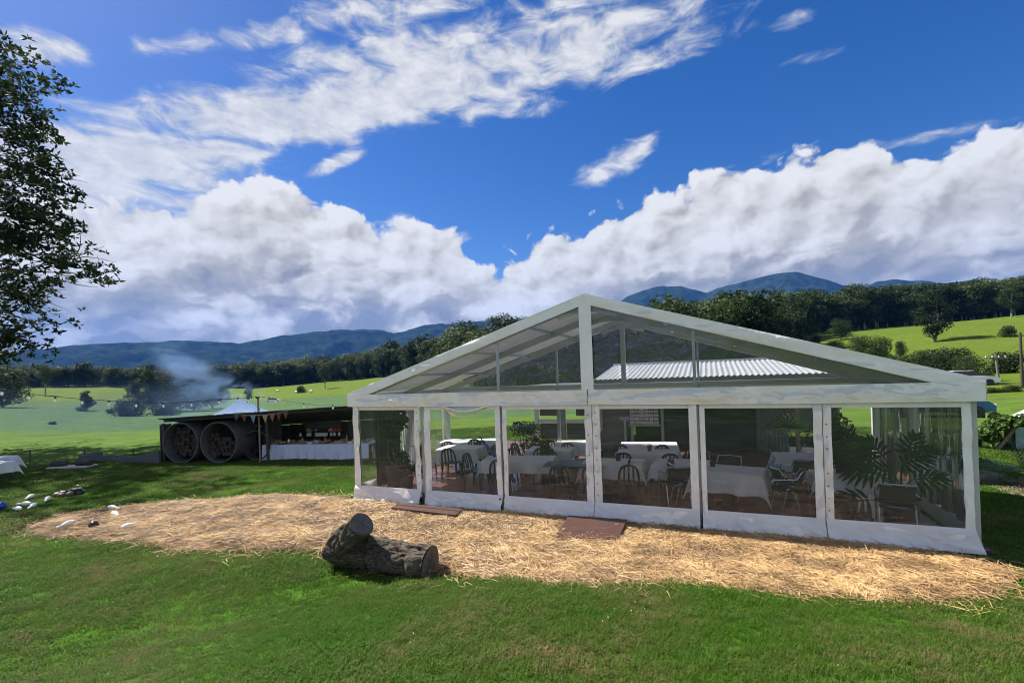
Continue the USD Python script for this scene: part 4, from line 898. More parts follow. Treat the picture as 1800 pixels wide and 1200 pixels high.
# ------------------------------------------------------------------ skittles, balls, ramps
pin_prof = [(0, 0), (.030, 0), (.034, .01), (.044, .05), (.058, .11), (.060, .15), (.054, .20), (.036, .26), (.024, .30), (.023, .32), (.030, .355), (.032, .375), (.026, .398), (.012, .41), (0, .413)]
pin_cls = proto('class_skittle'); mb = MB(); mb.lathe([(r * .96, z) for r, z in pin_prof], sides=18); usdkit.mesh(stage, '/World/class_skittle/body', mb.mesh(), M['white_plastic'], True)
mb = MB(); mb.lathe([(.0245, .296), (.0275, .300), (.0275, .312), (.0245, .316)], sides=18); usdkit.mesh(stage, '/World/class_skittle/neck_band', mb.mesh(), M['white_plastic'], True)
for (bx, by), (hx, hy), lb in (((54, 872), (45, 876), 'white skittle lying furthest back in the left cluster on the grass'), ((46, 885), (25, 885), 'white skittle lying level in the middle of the left cluster'), ((32, 894), (13, 891), 'white skittle touching the blue ball'), ((59, 888), (47, 894), 'white skittle at the right end of the left cluster, head towards the camera'), ((84, 876), (78, 881), 'white skittle alone on the grass right of the cluster'), ((198, 895), (217, 897), 'white skittle on the upper edge of the straw, head to the right'), ((202, 906), (212, 911), 'white skittle just below the one on the straw edge'), ((120, 924), (106, 929), 'white skittle on the left tip of the straw'), ((224, 929), (242, 922), 'white skittle on the straw right of the dark ball')):
    a, h = hit(bx, by + 4), hit(hx, hy + 4); d = h - a; yaw = math.atan2(d[1], d[0]); b = a - np.array([math.cos(yaw), math.sin(yaw), 0]) * .14
    z = float(ground(b[0], b[1])) + (.06 if shapely.contains(straw_poly, Point(b[0], b[1])) else .02)
    t = UsdGeom.Xform.Define(stage, numbered('/World', 'skittle')); q = t.GetPrim(); t.AddTranslateOp().Set(Gf.Vec3d(b[0], b[1], z + .055)); t.AddRotateZOp().Set(math.degrees(yaw)); t.AddRotateYOp().Set(90 + 3.0)
    q.GetReferences().AddInternalReference(pin_cls.GetPath()); q.SetInstanceable(True); tag(q, lb, 'skittle', 'skittles knocked over on the lawn')
for px, py, r, m, lb in ((2, 892, .105, 'blue_plastic', 'blue ball lying against the white skittles'), (165, 928, .09, 'dark_plastic', 'dark brown ball lying on the straw')):
    p = hit(px, py + 5); t = thing('bowling_ball', lb, 'ball', (p[0], p[1], p[2] + r * .95 + (.04 if m == 'dark_plastic' else .015))); s = trimesh.creation.uv_sphere(r, count=[24, 36]); obj('shell', s, M[m], t, True)
    mb = MB()
    for a in (0, .7, 1.4): mb.lathe([(0, .001), (.011, .001), (.011, -.004)], (r * .30 * math.cos(a) - .01, r * .30 * math.sin(a) - .02, r * .955), 8)
    obj('finger_holes', mb, M['ink'], t, kind='stuff')
def ramp(label, c, nb):
    """four corner points (front left, front right, back right, back left)"""
    c = [np.asarray(q, float) for q in c]; o = sum(c) / 4; t = thing('timber_ramp', label, 'ramp', o); rng = np.random.default_rng(nb)
    for i in range(nb):
        a, b = (i + .01) / nb, (i + .99) / nb; mb = MB(); q = [c[0] + (c[3] - c[0]) * a, c[1] + (c[2] - c[1]) * a, c[1] + (c[2] - c[1]) * b, c[0] + (c[3] - c[0]) * b]; q = [p - o for p in q]; dz = rng.normal() * .003
        v = [p + [0, 0, dz] for p in q] + [p + [0, 0, dz - .035] for p in q]; mb.add(v, [[0, 1, 2, 3], [7, 6, 5, 4], [0, 4, 5, 1], [1, 5, 6, 2], [2, 6, 7, 3], [3, 7, 4, 0]]); obj('board', mb, M['ply'], t)
    for s in (.08, .92):
        p = c[0] + (c[1] - c[0]) * s - o; q = c[3] + (c[2] - c[3]) * s - o; mb = MB(); mb.bar(p - [0, 0, .055], q - [0, 0, .07], .05, .045); obj('bearer', mb, M['wood_dark'], t)
ramp('low wide brown board step at the second doorway', [hit(688, 892, .14), hit(800, 905, .14), hit(813, 894, .15), hit(700, 883, .15)], 3)
ramp('sloping brown plywood ramp beside the centre post', [hit(974, 944, .10), hit(1086, 948, .10), hit(1102, 912, .18), hit(1000, 905, .18)], 1)

# ------------------------------------------------------------------ things on the left lawn
def stones():
    p = hit(123, 869); t = thing('fire_pit', 'small ring of stones with dark embers on the left lawn', 'fire pit', p); rng = np.random.default_rng(12)
    for k in range(9):
        a = k * .698; s = trimesh.creation.icosphere(2, .075 + .02 * rng.random()); s.vertices *= [1.2, .9, .8]; s.vertices += (fbm(s.vertices * 14 + k, 2, k)[:, None] - .5) * .05; s.apply_translation([.25 * math.cos(a) - .04, .25 * math.sin(a), .05]); obj('stone', s, M['stone'], t, 40)
    mb = MB()
    for k in range(5): a = k * 1.3; mb.tube([(.16 * math.cos(a), .16 * math.sin(a), .05), (-.1 * math.cos(a), -.1 * math.sin(a), .12 + .01 * k)], .022, 6)
    obj('charred_stick', mb, M['firewood'], t, kind='stuff')
    q = hit(136, 868); t = thing('billy_pot', 'black pot with a lid beside the small fire pit', 'pot', q); mb = MB(); mb.lathe([(0, 0), (.10, 0), (.115, .02), (.115, .15), (.105, .15), (.10, .02), (0, .02)], sides=20); obj('body', mb, M['black_plastic'], t, 40)
    mb = MB(); mb.lathe([(.117, .152), (.10, .17), (.03, .178), (.02, .20), (0, .203)], sides=20); obj('lid', mb, M['steel_dark'], t, 40); mb = MB(); a = np.linspace(0, np.pi, 14); mb.tube(np.stack([.117 * np.cos(a), 0 * a, .13 + .13 * np.sin(a)], -1), .005, 5); obj('handle', mb, M['chrome'], t)
stones()
def rolls():
    p = hit(127, 822); t = thing('low_bench', 'two dark rolls lying on a low pale board on the left lawn', 'bench', p); k = p[1] / FPX
    mb = MB(); mb.box((0, 0, .055), (70 * k, .5, .05)); obj('board', mb, M['house_frame'], t)
    for x0, x1, r in ((-35, -9, .105), (8, 35, .115)):
        mb = MB(); xs = np.linspace(x0 * k, x1 * k, 8); mb.tube(np.stack([xs, 0 * xs, .19 + 0 * xs], -1), [r * .9, r, r, r, r, r, r, r * .9], 16); obj('roll', mb, M['wood_dark'], t, 40)
rolls()

def cloth_mesh(L, W, drop, seed, n=44, sag=.004):
    rng = np.random.default_rng(seed); ex, ey = L / 2 + drop, W / 2 + drop
    nx, ny = n, max(20, int(n * (W + 2 * drop) / (L + 2 * drop)))
    u = np.linspace(-ex, ex, nx); w = np.linspace(-ey, ey, ny); u = np.sort(np.concatenate([u, [-L / 2, L / 2]])); w = np.sort(np.concatenate([w, [-W / 2, W / 2]]))
    U, V = np.meshgrid(u, w, indexing='ij'); du, dv = np.maximum(np.abs(U) - L / 2, 0), np.maximum(np.abs(V) - W / 2, 0); su, sv = np.sign(U), np.sign(V)
    hang = np.hypot(du, dv); wav = .020 * np.sin(U * 13 + seed) + .016 * np.sin(V * 15 + 2 * seed); m = np.minimum(du, dv)
    x = np.clip(U, -L / 2, L / 2) + su * (np.minimum(du, .02) + .06 * du + .30 * m + (wav * dv * .0)); y = np.clip(V, -W / 2, W / 2) + sv * (np.minimum(dv, .02) + .06 * dv + .30 * m)
    y = y + np.where((dv > 0) & (du == 0), sv * .9 * dv * np.sin(U * 12 + seed) * .16, 0); x = x + np.where((du > 0) & (dv == 0), su * .9 * du * np.sin(V * 14 + seed) * .16, 0)
    z = -np.maximum(hang - .012, 0) * .97 + sag * np.sin(U * 5 + seed) * np.sin(V * 6) * (hang == 0) + .004 * (fbm(np.stack([U * 9, V * 9, 0 * U + seed], -1), 2, seed) - .5)
    v = np.stack([x, y, z], -1).reshape(-1, 3); k = len(w); i, j = np.meshgrid(np.arange(len(u) - 1), np.arange(k - 1), indexing='ij'); a = (i * k + j).ravel()
    return v, np.stack([a, a + k, a + k + 1, a + 1], 1)
def table(label, clabel, c, rz, L, W, H=.75, drop=.3, seed=1, cloth=True, z0=None, top=None, group=None):
    z0 = float(ground(c[0], c[1])) if z0 is None else z0; t = thing('trestle_table' if L > 1.35 else 'cafe_table', label, 'table', (c[0], c[1], z0), rz, group)
    mb = MB(); mb.box((0, 0, H - .015), (L, W, .03)); obj('tabletop', mb, top or M['house_frame'], t)
    if L > 1.35:
        for sx in (-1, 1):
            for sy in (-1, 1): mb = MB(); mb.tube([(sx * (L / 2 - .18), sy * (W / 2 - .08), 0), (sx * (L / 2 - .22), sy * (W / 2 - .12), H - .03)], .016, 8); obj('leg', mb, M['steel_dark'], t, True)
            mb = MB(); mb.bar((sx * (L / 2 - .2), -W / 2 + .1, .22), (sx * (L / 2 - .2), W / 2 - .1, .22), .025); obj('stretcher', mb, M['steel_dark'], t)
    else:
        mb = MB(); mb.tube([(0, 0, .04), (0, 0, H - .03)], .03, 10); obj('column', mb, M['steel_dark'], t, True)
        for a in range(4): mb = MB(); mb.bar((0, 0, .05), (.32 * math.cos(a * 1.571 + .78), .32 * math.sin(a * 1.571 + .78), .02), .05, .035); obj('foot', mb, M['steel_dark'], t)
    if cloth:
        o = obj('tablecloth', cloth_mesh(L, W, drop, seed), M['cloth'], None, 50); x = UsdGeom.Xformable(o); x.AddTranslateOp().Set(Gf.Vec3d(float(c[0]), float(c[1]), z0 + H + .006)); x.AddRotateZOp().Set(math.degrees(rz)); tag(o, clabel, 'tablecloth')
for px, py, L, lb, cl in ((-30, 803, 1.8, 'further trestle table at the left edge of the lawn', 'white cloth on the further table at the left edge'), (-42, 813, 1.8, 'nearer trestle table at the left edge of the lawn', 'white cloth on the nearer table at the left edge, dark leg showing')):
    p = on_plane(px, py, .78); table(lb, cl, p[:2], -.12, L, .75, drop=.36, seed=-px)
# ------------------------------------------------------------------ inside the marquee: tables, chairs, plants
TAB = [  # px, py of the top's middle, turn, length, width, drop, what it is called
    (913, 805, -.20, 1.75, .75, .32, 'long white table nearest the third window'),
    (1283, 824, -.62, 1.25, .80, .44, 'white table with a long hanging corner in the fifth window'),
    (1500, 835, -.42, 1.30, .78, .26, 'white table beside the split-leaf plant'),
    (1078, 811, -.35, 1.30, .80, .34, 'white table just right of the centre strip'),
    (810, 786, -.25, 1.20, .80, .40, 'square white table in the second window'),
    (968, 788, -.30, 1.20, .80, .28, 'white table behind the dark green one'),
    (1138, 793, -.40, 1.45, .85, .48, 'white table in the middle of the fourth window'),
    (826, 774, -.15, 1.80, .75, .28, 'far white table in the second window'),
    (1014, 777, -.20, 1.20, .75, .36, 'far white table left of the centre strip'),
    (1140, 780, -.30, 1.50, .75, .30, 'far white table below the notice board'),
    (1200, 812, -.45, 1.20, .80, .36, 'white table behind the post between the fourth and fifth windows'),
    (1428, 801, -.40, 1.50, .80, .40, 'bright white table at the far right opening'),
]
tabs = []
for i, (px, py, rz, L, W, dr, nm) in enumerate(TAB):
    p = on_plane(px, py, FZ + .75); tabs.append((p, rz, L, W, nm)); table(nm[0].upper() + nm[1:] + ' (frame)' if False else 'legs and top of the ' + nm, 'white cloth on the ' + nm, p[:2], rz, L, W, drop=dr, seed=10 + i, z0=FZ)
p = on_plane(1010, 814, FZ + .74); table('dark green table without a cloth behind the third window', '', p[:2], -.3, 1.3, .8, z0=FZ, cloth=False, top=M['green_plastic']); dark_tab = p

def arch(w, h, n=12): a = np.linspace(np.pi, 0, n); return np.stack([w * np.sign(np.cos(a)) * np.abs(np.cos(a)) ** .6, 0 * a, h * np.sin(a) ** .7], -1)
def loop_chair():
    c = proto('class_loop_chair'); R = lambda n, mb: usdkit.mesh(stage, f'/World/class_loop_chair/{n}', mb.mesh(), M['black_plastic'], 40)
    def seat(u, v): x = (u - .5) * .44; y = (v - .45) * .44; return np.stack([x * (1 - .1 * (1 - v)), y, .445 - .012 * np.cos((u - .5) * 3) * np.sin(v * 3.1)], -1)
    mb = MB(); v, f = sheet(seat, 8, 8, .03, (0, 0, 1)); mb.add(v, f); R('seat', mb)
    for i, (sx, sy) in enumerate(((-1, 1), (1, 1), (-1, -1), (1, -1))):
        mb = MB(); mb.tube([(sx * .19, .02 + sy * .19, .43), (sx * .23, .02 + sy * .235, 0)], [.030, .021], 8); R('leg' if i == 0 else f'leg_{i:03d}', mb)
    pts = arch(.205, .40); pts = np.vstack([[-.20, 0, -.02], pts, [.20, 0, -.02]]); pts[:, 2] += .445; pts[:, 1] = -.195 - .22 * (pts[:, 2] - .44); mb = MB(); mb.tube(pts, .026, 8); R('back_loop', mb)
    for i, x in enumerate((-.10, 0, .10)):
        mb = MB(); z = np.linspace(.44, .835, 5); mb.tube(np.stack([x * (1 - .3 * (z - .44)), -.192 - .22 * (z - .44), z], -1), .020, 6); R('back_slat' if i == 0 else f'back_slat_{i:03d}', mb)
    return c
def woven_chair():
    c = proto('class_woven_chair'); R = lambda n, mb, m: usdkit.mesh(stage, f'/World/class_woven_chair/{n}', mb.mesh(), M[m], 40)
    mb = MB(); v, f = sheet(lambda u, v: np.stack([(u - .5) * .46, (v - .5) * .44, .45 - .025 * np.sin(np.pi * u) + .02 * v], -1), 9, 9, .022, (0, 0, 1)); mb.add(v, f); R('seat', mb, 'woven')
    mb = MB(); v, f = sheet(lambda u, v: np.stack([(u - .5) * .46, -.21 - .10 * v - .06 * np.sin(np.pi * u), .56 + .25 * v], -1), 12, 7, .02, (0, -1, 0)); mb.add(v, f); R('backrest', mb, 'woven')
    for i, s in enumerate((-1, 1)):
        mb = MB(); mb.tube([(s * .24, .24, .0), (s * .245, .215, .43), (s * .255, .20, .64), (s * .26, .14, .675), (s * .26, -.05, .68), (s * .25, -.22, .70), (s * .235, -.30, .83)], .0125, 8); R('side_frame' if i == 0 else 'side_frame_001', mb, 'chrome')
        mb = MB(); mb.tube([(s * .24, -.27, .0), (s * .235, -.17, .44), (s * .235, -.12, .47)], .0125, 8); R('back_leg' if i == 0 else 'back_leg_001', mb, 'chrome')
    mb = MB(); mb.tube([(-.235, -.30, .83), (0, -.36, .84), (.235, -.30, .83)], .0125, 8); R('top_rail', mb, 'chrome')
    mb = MB(); mb.tube([(-.24, .21, .43), (.24, .21, .43)], .011, 6); mb.tube([(-.24, -.17, .43), (.24, -.17, .43)], .011, 6); R('seat_rail', mb, 'chrome')
    return c
LC, WC = loop_chair(), woven_chair()
def chair(kind, tab, dx, dy, face, label, off=None):
    p, rz, L, W, nm = tab; a, b = math.cos(rz), math.sin(rz); x, y = p[0] + dx * a - dy * b, p[1] + dx * b + dy * a
    place('loop_back_chair' if kind == 'l' else 'woven_chair', LC if kind == 'l' else WC, label, 'chair', (x, y, FZ), rz + face, 'dark chairs set at the tables in the marquee')
F, B, Lf, Rt = 0.0, math.pi, -math.pi / 2, math.pi / 2      # facing: away from the camera, towards it, right, left
D = (dark_tab, -.3, 1.3, .8, 'dark green table')
for args in (
    ('l', tabs[0], -.38, -.55, F + .1, 'black loop-back chair in front of the long table at the third window'), ('l', tabs[0], -1.15, .05, Lf - .25, 'black loop-back chair at the left end of the long table, seen side on'), ('l', tabs[0], -.35, .62, B, 'black loop-back chair behind the long table, on its left'), ('l', tabs[0], .45, .62, B + .15, 'black loop-back chair behind the long table, on its right'),
    ('l', D, .55, -.62, F - .2, 'black chair at the dark green table, near the centre strip'), ('l', D, -.2, -.60, F, 'black chair tucked under the dark green table'), ('l', D, .95, .1, Rt, 'black chair at the right end of the dark green table behind the centre strip'),
    ('l', tabs[3], .40, -.62, F + .15, 'black loop-back chair in front of the table right of the centre strip'), ('l', tabs[3], -.3, .66, B, 'black loop-back chair behind the table right of the centre strip'), ('l', tabs[3], 1.0, .0, Rt + .3, 'black chair at the right end of the table right of the centre strip'),
    ('l', tabs[4], -.05, -.62, F, 'black loop-back chair in front of the square table in the second window'), ('l', tabs[4], -.95, .0, Lf, 'black loop-back chair left of the square table by the second doorway'), ('l', tabs[4], .80, -.1, Rt - .2, 'black loop-back chair right of the square table in the second window'), ('l', tabs[4], .10, .66, B, 'black chair behind the square table in the second window'),
    ('l', tabs[5], .15, -.60, F, 'black loop-back chair in front of the table behind the dark green one'), ('l', tabs[5], -.85, .1, Lf - .3, 'black loop-back chair standing against the green field in the third window'), ('l', tabs[5], .9, .05, Rt + .2, 'black loop-back chair with its side to the camera left of the centre strip'), ('l', tabs[5], -.3, .65, B - .2, 'small-looking black chair between the two far tables of the third window'),
    ('l', tabs[6], -.45, -.66, F, 'black loop-back chair front left of the middle table in the fourth window'), ('l', tabs[6], .55, -.62, F + .25, 'black loop-back chair front right of the middle table in the fourth window'), ('l', tabs[6], -1.05, .1, Lf, 'black chair at the left end of the middle table in the fourth window'), ('l', tabs[6], 1.1, .1, Rt, 'black chair at the right end of the middle table in the fourth window'),
    ('l', tabs[7], -.5, -.6, F, 'black loop-back chair front left of the far table in the second window'), ('l', tabs[7], .6, -.6, F - .2, 'black loop-back chair front right of the far table in the second window'),
    ('l', tabs[8], -.2, -.6, F, 'black loop-back chair before the far table left of the centre strip'), ('l', tabs[9], -.7, -.62, F, 'black loop-back chair before the far table under the notice board, left one'), ('l', tabs[9], .3, -.62, F + .2, 'black loop-back chair before the far table under the notice board, right one'),
    ('w', tabs[10], -.1, -.72, F + .5, 'woven chair with pale arms left of the post, fourth window'), ('w', tabs[10], .25, .74, B, 'woven chair behind the table at the post'), ('w', tabs[1], -.85, -.15, Lf + .5, 'woven bistro armchair at the left end of the table in the fifth window'), ('w', tabs[1], .95, -.02, Rt + .1, 'woven bistro armchair at the right of the table in the fifth window, seen side on'), ('w', tabs[1], -.2, .75, B, 'woven chair behind the table in the fifth window'),
    ('w', tabs[2], -1.0, .1, Lf + .3, 'woven chair at the left of the table beside the split-leaf plant'), ('w', tabs[2], .42, -.72, F - .15, 'woven chair with bright tube legs before the right table, back to the camera'), ('w', tabs[2], .25, .75, B + .2, 'woven chair behind the right table, below the flowering plant'), ('w', tabs[11], -.4, -.7, F + .4, 'woven chair before the bright far right table')):
    chair(*args)
# little pots on the tables
for tab, dx, dy, lb in ((tabs[1], -.35, .1, 'small dark pot on the table in the fifth window'), (tabs[2], -.2, .1, 'small dark pot on the table beside the split-leaf plant'), (tabs[3], .1, .1, 'small dark pot on the table right of the centre strip'), (tabs[6], .05, .05, 'small dark pot on the middle table in the fourth window'), (tabs[5], -.25, .0, 'small dark pot on the table behind the dark green one')):
    p, rz, L, W, nm = tab; x, y = p[0] + dx * math.cos(rz) - dy * math.sin(rz), p[1] + dx * math.sin(rz) + dy * math.cos(rz)
    t = thing('table_pot', lb, 'pot', (x, y, FZ + .757)); mb = MB(); mb.lathe([(0, 0), (.05, 0), (.055, .10), (.048, .10), (.045, .02), (0, .02)], sides=12); obj('pot', mb, M['pot_dark'], t, 40)
    rng = np.random.default_rng(int(px)); obj('sprig', blobs_crown(rng, [(0, 0, .13, .06, .06, .05)], 60, .035), M['leaf_palm'], t)

def blade_leaf(mb, base, tip, w, n=6, droop=.15, up=(0, 0, 1)):
    """one long pointed leaf blade"""
    base, tip = np.asarray(base, float), np.asarray(tip, float); d = tip - base; l = np.linalg.norm(d); s = np.cross(d / l, up); s = s / (np.linalg.norm(s) + 1e-9)
    t = np.linspace(0, 1, n); c = base + d * t[:, None] - np.array([0, 0, 1]) * (droop * l * t ** 2)[:, None]; ww = w * np.sin(np.pi * np.clip(t * .92 + .06, 0, 1)) ** .8
    v = np.stack([c - s * ww[:, None], c + [0, 0, -.12 * w], c + s * ww[:, None]], 1).reshape(-1, 3); f = []
    for i in range(n - 1): a = i * 3; f += [[a, a + 3, a + 4, a + 1], [a + 1, a + 4, a + 5, a + 2]]
    mb.add(v, f)
def split_leaf(base, out, up, L, lobes=6):
    """a big leaf cut into finger-like lobes on both sides of a midrib"""
    mb = MB(); out, up = np.asarray(out, float), np.asarray(up, float); out /= np.linalg.norm(out); s = np.cross(out, up); s /= np.linalg.norm(s); n = np.cross(s, out)
    for i in range(lobes):
        f = i / (lobes - 1); c = base + out * L * (.08 + .72 * f) + n * .05 * L * math.sin(3 * f)
        for sg in (-1, 1):
            a = .35 + .95 * (1 - f); dr = s * sg * math.sin(a) + out * math.cos(a); ln = L * (.38 + .30 * math.sin(math.pi * (.25 + .6 * f))); blade_leaf(mb, c, c + dr * ln, L * .062, 6, .22, n)
    blade_leaf(mb, base + out * L * .7, base + out * L * 1.1, L * .06, 6, .1, n); blade_leaf(mb, base, base + out * L * .85, L * .035, 5, -.02, n); return mb
def plant_pot(t, r, h, m): mb = MB(); mb.lathe([(0, 0), (r * .82, 0), (r, h), (r * 1.06, h), (r * 1.06, h - .05), (r * .93, h - .06), (r * .9, h - .07), (0, h - .07)], sides=24); obj('pot', mb, M[m], t, 40); mb = MB(); mb.lathe([(r * .9, h - .068), (0, h - .05)], sides=16); obj('soil', mb, M['soil'], t)
def split_leaf_plant():
    p = tent_world(5.20, .62, FZ); t = thing('split_leaf_plant', 'large split-leaf plant in a brown barrel pot at the right corner window', 'potted plant', p); plant_pot(t, .27, .5, 'terracotta')
    rng = np.random.default_rng(6); d, n = np.array([math.cos(TH), -math.sin(TH), 0]), np.array([math.sin(TH), math.cos(TH), 0])
    for x, y, z, L, lift in ((-.85, -.05, 1.12, .48, .15), (-.6, .15, 1.22, .42, .8), (-.3, -.2, 1.0, .40, .0), (.22, .1, 1.15, .40, .5), (-.9, -.30, .50, .55, -.12), (.12, -.1, 1.22, .40, .9), (-.6, .05, .88, .44, .0), (.25, .35, 1.0, .42, .3), (-.15, .45, 1.1, .42, .5), (.2, -.2, .85, .40, .2), (-.4, .3, 1.05, .4, .3), (-.75, .3, .98, .42, .1)):
        base = d * x * .55 + n * y + np.array([0, 0, z]); stem = MB(); stem.tube([(0, 0, .46), base * [.3, .3, 0] + [0, 0, .46 + (z - .46) * .6], base], [.016, .012, .008], 6); lf = obj('leaf', split_leaf(base, d * np.sign(x) * (1 if abs(x) > .15 else .3) + np.array([0, 0, lift]) + n * y * .6, n * -1 + np.array([0, 0, .8]), L), M['leaf_palm'], t); obj('stem', stem, M['leaf_palm'], lf, True)
split_leaf_plant()
def fan_palm(label, loc, h, nf, R, seed, pot='pot_dark'):
    t = thing('fan_palm', label, 'potted plant', loc); plant_pot(t, .2, .4, pot); rng = np.random.default_rng(seed)
    for k in range(nf):
        a = k * 2.4 + rng.random(); el = .25 + 1.1 * rng.random(); o = np.array([math.cos(a) * math.cos(el), math.sin(a) * math.cos(el), math.sin(el)]); c = np.array([0, 0, .38]) + o * h * (.5 + .5 * rng.random()); s = np.cross(o, [0, 0, 1]); s /= np.linalg.norm(s); mb = MB()
        for j in range(13): b = (j - 6) / 6 * 1.45; blade_leaf(mb, c, c + (o * math.cos(b) + s * math.sin(b)) * R * (1 - .15 * abs(b)), .018, 5, .18, np.cross(s, o))
        lf = obj('frond', mb, M['leaf_palm'], t); mb = MB(); mb.tube([(0, 0, .36), c * .55 + [0, 0, .12], c], .009, 5); obj('stem', mb, M['leaf_palm'], lf, True)
fan_palm('tall fan palm behind the right table, next to the fascia post', tent_world(4.35, 3.9, FZ), 1.45, 9, .62, 3)
def leafy_plant(name, label, loc, h, w, n, leaf, m='leaf_palm', flowers=0, pot=(.2, .4, 'pot_dark'), seed=1):
    t = thing(name, label, 'potted plant', loc); plant_pot(t, *pot); rng = np.random.default_rng(seed); bl = []
    mb = MB()
    for k in range(7):
        a = k * .9 + rng.random(); z = pot[1] + (h - pot[1]) * (.25 + .7 * rng.random()); q = np.array([math.cos(a) * w * .32 * rng.random(), math.sin(a) * w * .32 * rng.random(), z]); bl.append((*q, w * .26, w * .26, (h - pot[1]) * .22)); limb(mb, (0, 0, pot[1] - .08), q, .018, .006, rng, .08, 5, 5)
    obj('stem', mb, M['bark'], t, True); obj('foliage', blobs_crown(rng, bl, n, leaf, .55, .45), M[m], t)
    for k in range(flowers):
        b = bl[k % len(bl)]; d = rng.normal(size=3); d[1] = -abs(d[1]); d /= np.linalg.norm(d); s = trimesh.creation.icosphere(2, .045); s.vertices *= 1 + .25 * (fbm(s.vertices * 40, 2, k)[:, None] - .5); s.apply_translation(np.array(b[:3]) + d * np.array(b[3:]) * 1.05); obj('flower', s, M['flower'], t, True)
leafy_plant('flowering_plant', 'dark leafy plant with cream flowers behind the right table', tent_world(4.75, 3.0, FZ), 1.95, 1.0, 900, .11, flowers=7, seed=4)
leafy_plant('leafy_plant', 'wide dark leafy shrub in a pot at the back of the second window', tent_world(-2.9, 3.9, FZ), 1.35, 1.5, 1100, .10, seed=5)
leafy_plant('leafy_plant', 'tall dark plant hanging over the barrel in the first window', tent_world(-5.35, .85, FZ), 2.0, .7, 700, .15, seed=7, pot=(.3, .62, 'wood_dark'))
leafy_plant('leafy_plant', 'low round-leaved plant in the first window', tent_world(-4.95, .70, FZ), .95, .6, 260, .14, seed=9, pot=(.17, .3, 'pot_dark'))
leafy_plant('leafy_plant', 'small spiky plant behind the long table in the third window', tent_world(-1.7, 2.2, FZ), 1.05, .5, 260, .10, seed=11, pot=(.14, .3, 'pot_dark'))
# gathered side curtain and a leaning umbrella
def curtain(): 
    t = thing('gathered_curtain', 'gathered pale vinyl curtain tied back at the left wall', 'curtain', tent_world(-5.7, 1.95, 0), -TH + .6); mb = MB(); mb.grid(lambda u, v: np.stack([(u - .5) * .5 * (.55 + .45 * v) + .02 * np.sin(u * 40), .05 * np.sin(u * 44) + .25 * (1 - v), .22 + 2.0 * v], -1), 60, 12); obj('drape', mb, M['cloth'], t, True)
    mb = MB(); mb.box((0, .13, 1.0), (.34, .03, .05)); obj('tie', mb, M['cloth'], t)
    t = thing('dark_curtain', 'dark blue-grey drape hanging in the first window', 'curtain', tent_world(-5.72, 1.0, 0), -TH + 1.35); mb = MB(); mb.grid(lambda u, v: np.stack([(u - .5) * .8 + .02 * np.sin(u * 30), .05 * np.sin(u * 36), .18 + 2.1 * v], -1), 50, 8); obj('drape', mb, M['house_dark'], t, True)
    mb = MB(); mb.tube([(-.5, 0, 2.29), (.5, 0, 2.29)], .015, 8); obj('rail', mb, M['alu'], t)
curtain()
def umbrella():
    t = thing('folded_umbrella', 'folded dark blue umbrella leaning on the square table', 'umbrella', tent_world(-2.72, 1.55, FZ)); mb = MB(); mb.tube([(-.42, .1, 1.18), (.38, -.1, .12)], [.03, .055], 10); obj('canopy', mb, M['blue_plastic'], t, True); mb = MB(); mb.tube([(.38, -.1, .12), (.47, -.12, 0)], .012, 8); obj('shaft', mb, M['chrome'], t, True); mb = MB(); mb.tube([(-.42, .1, 1.18), (-.50, .12, 1.29)], .016, 8); obj('handle', mb, M['black_plastic'], t, True)
umbrella()
def micstand():
    p = on_plane(1352, 800, FZ + .6); t = thing('microphone_stand', 'black microphone on a boom stand before the grey boards', 'microphone', (p[0], p[1], FZ)); mb = MB(); mb.tube([(0, 0, 0), (0, 0, 1.35)], .012, 8); obj('stand', mb, M['steel_dark'], t)
    for a in (0, 2.1, 4.2): mb = MB(); mb.tube([(0, 0, .18), (.28 * math.cos(a), .28 * math.sin(a), .01)], .01, 6); obj('leg', mb, M['steel_dark'], t)
    mb = MB(); mb.tube([(-.18, 0, 1.22), (.22, 0, 1.52)], .009, 6); obj('boom', mb, M['steel_dark'], t); mb = MB(); mb.tube([(.22, 0, 1.52), (.30, 0, 1.58), (.345, 0, 1.613), (.36, 0, 1.625)], [.018, .022, .03, .012], 10); obj('microphone', mb, M['black_plastic'], t, True)
micstand()
p, rz, L, W, nm = tabs[1]
q = on_plane(1362, 824, FZ + .50); t = thing('side_stool', 'dark stool carrying the blue folded cloth, behind the fifth window', 'stool', (q[0], q[1], FZ)); mb = MB(); mb.lathe([(0, .50), (.20, .50), (.20, .47), (0, .47)], sides=20); obj('seat', mb, M['steel_dark'], t)
for a in (0, 2.09, 4.19): mb = MB(); mb.tube([(.12 * math.cos(a), .12 * math.sin(a), .48), (.19 * math.cos(a), .19 * math.sin(a), 0)], .014, 6); obj('leg', mb, M['steel_dark'], t)
t = thing('folded_cloth', 'pale blue cloth folded to a peak on the dark stool', 'cloth', (q[0], q[1], FZ + .502)); mb = MB(); mb.add([(-.1, -.07, 0), (.11, -.06, 0), (.09, .08, 0), (-.09, .07, 0), (-.04, 0, .30), (.04, .02, .25)], [[0, 1, 5, 4], [1, 2, 5, 5], [2, 3, 4, 5], [3, 0, 4, 4]]); obj('fold', mb, M['napkin'], t)

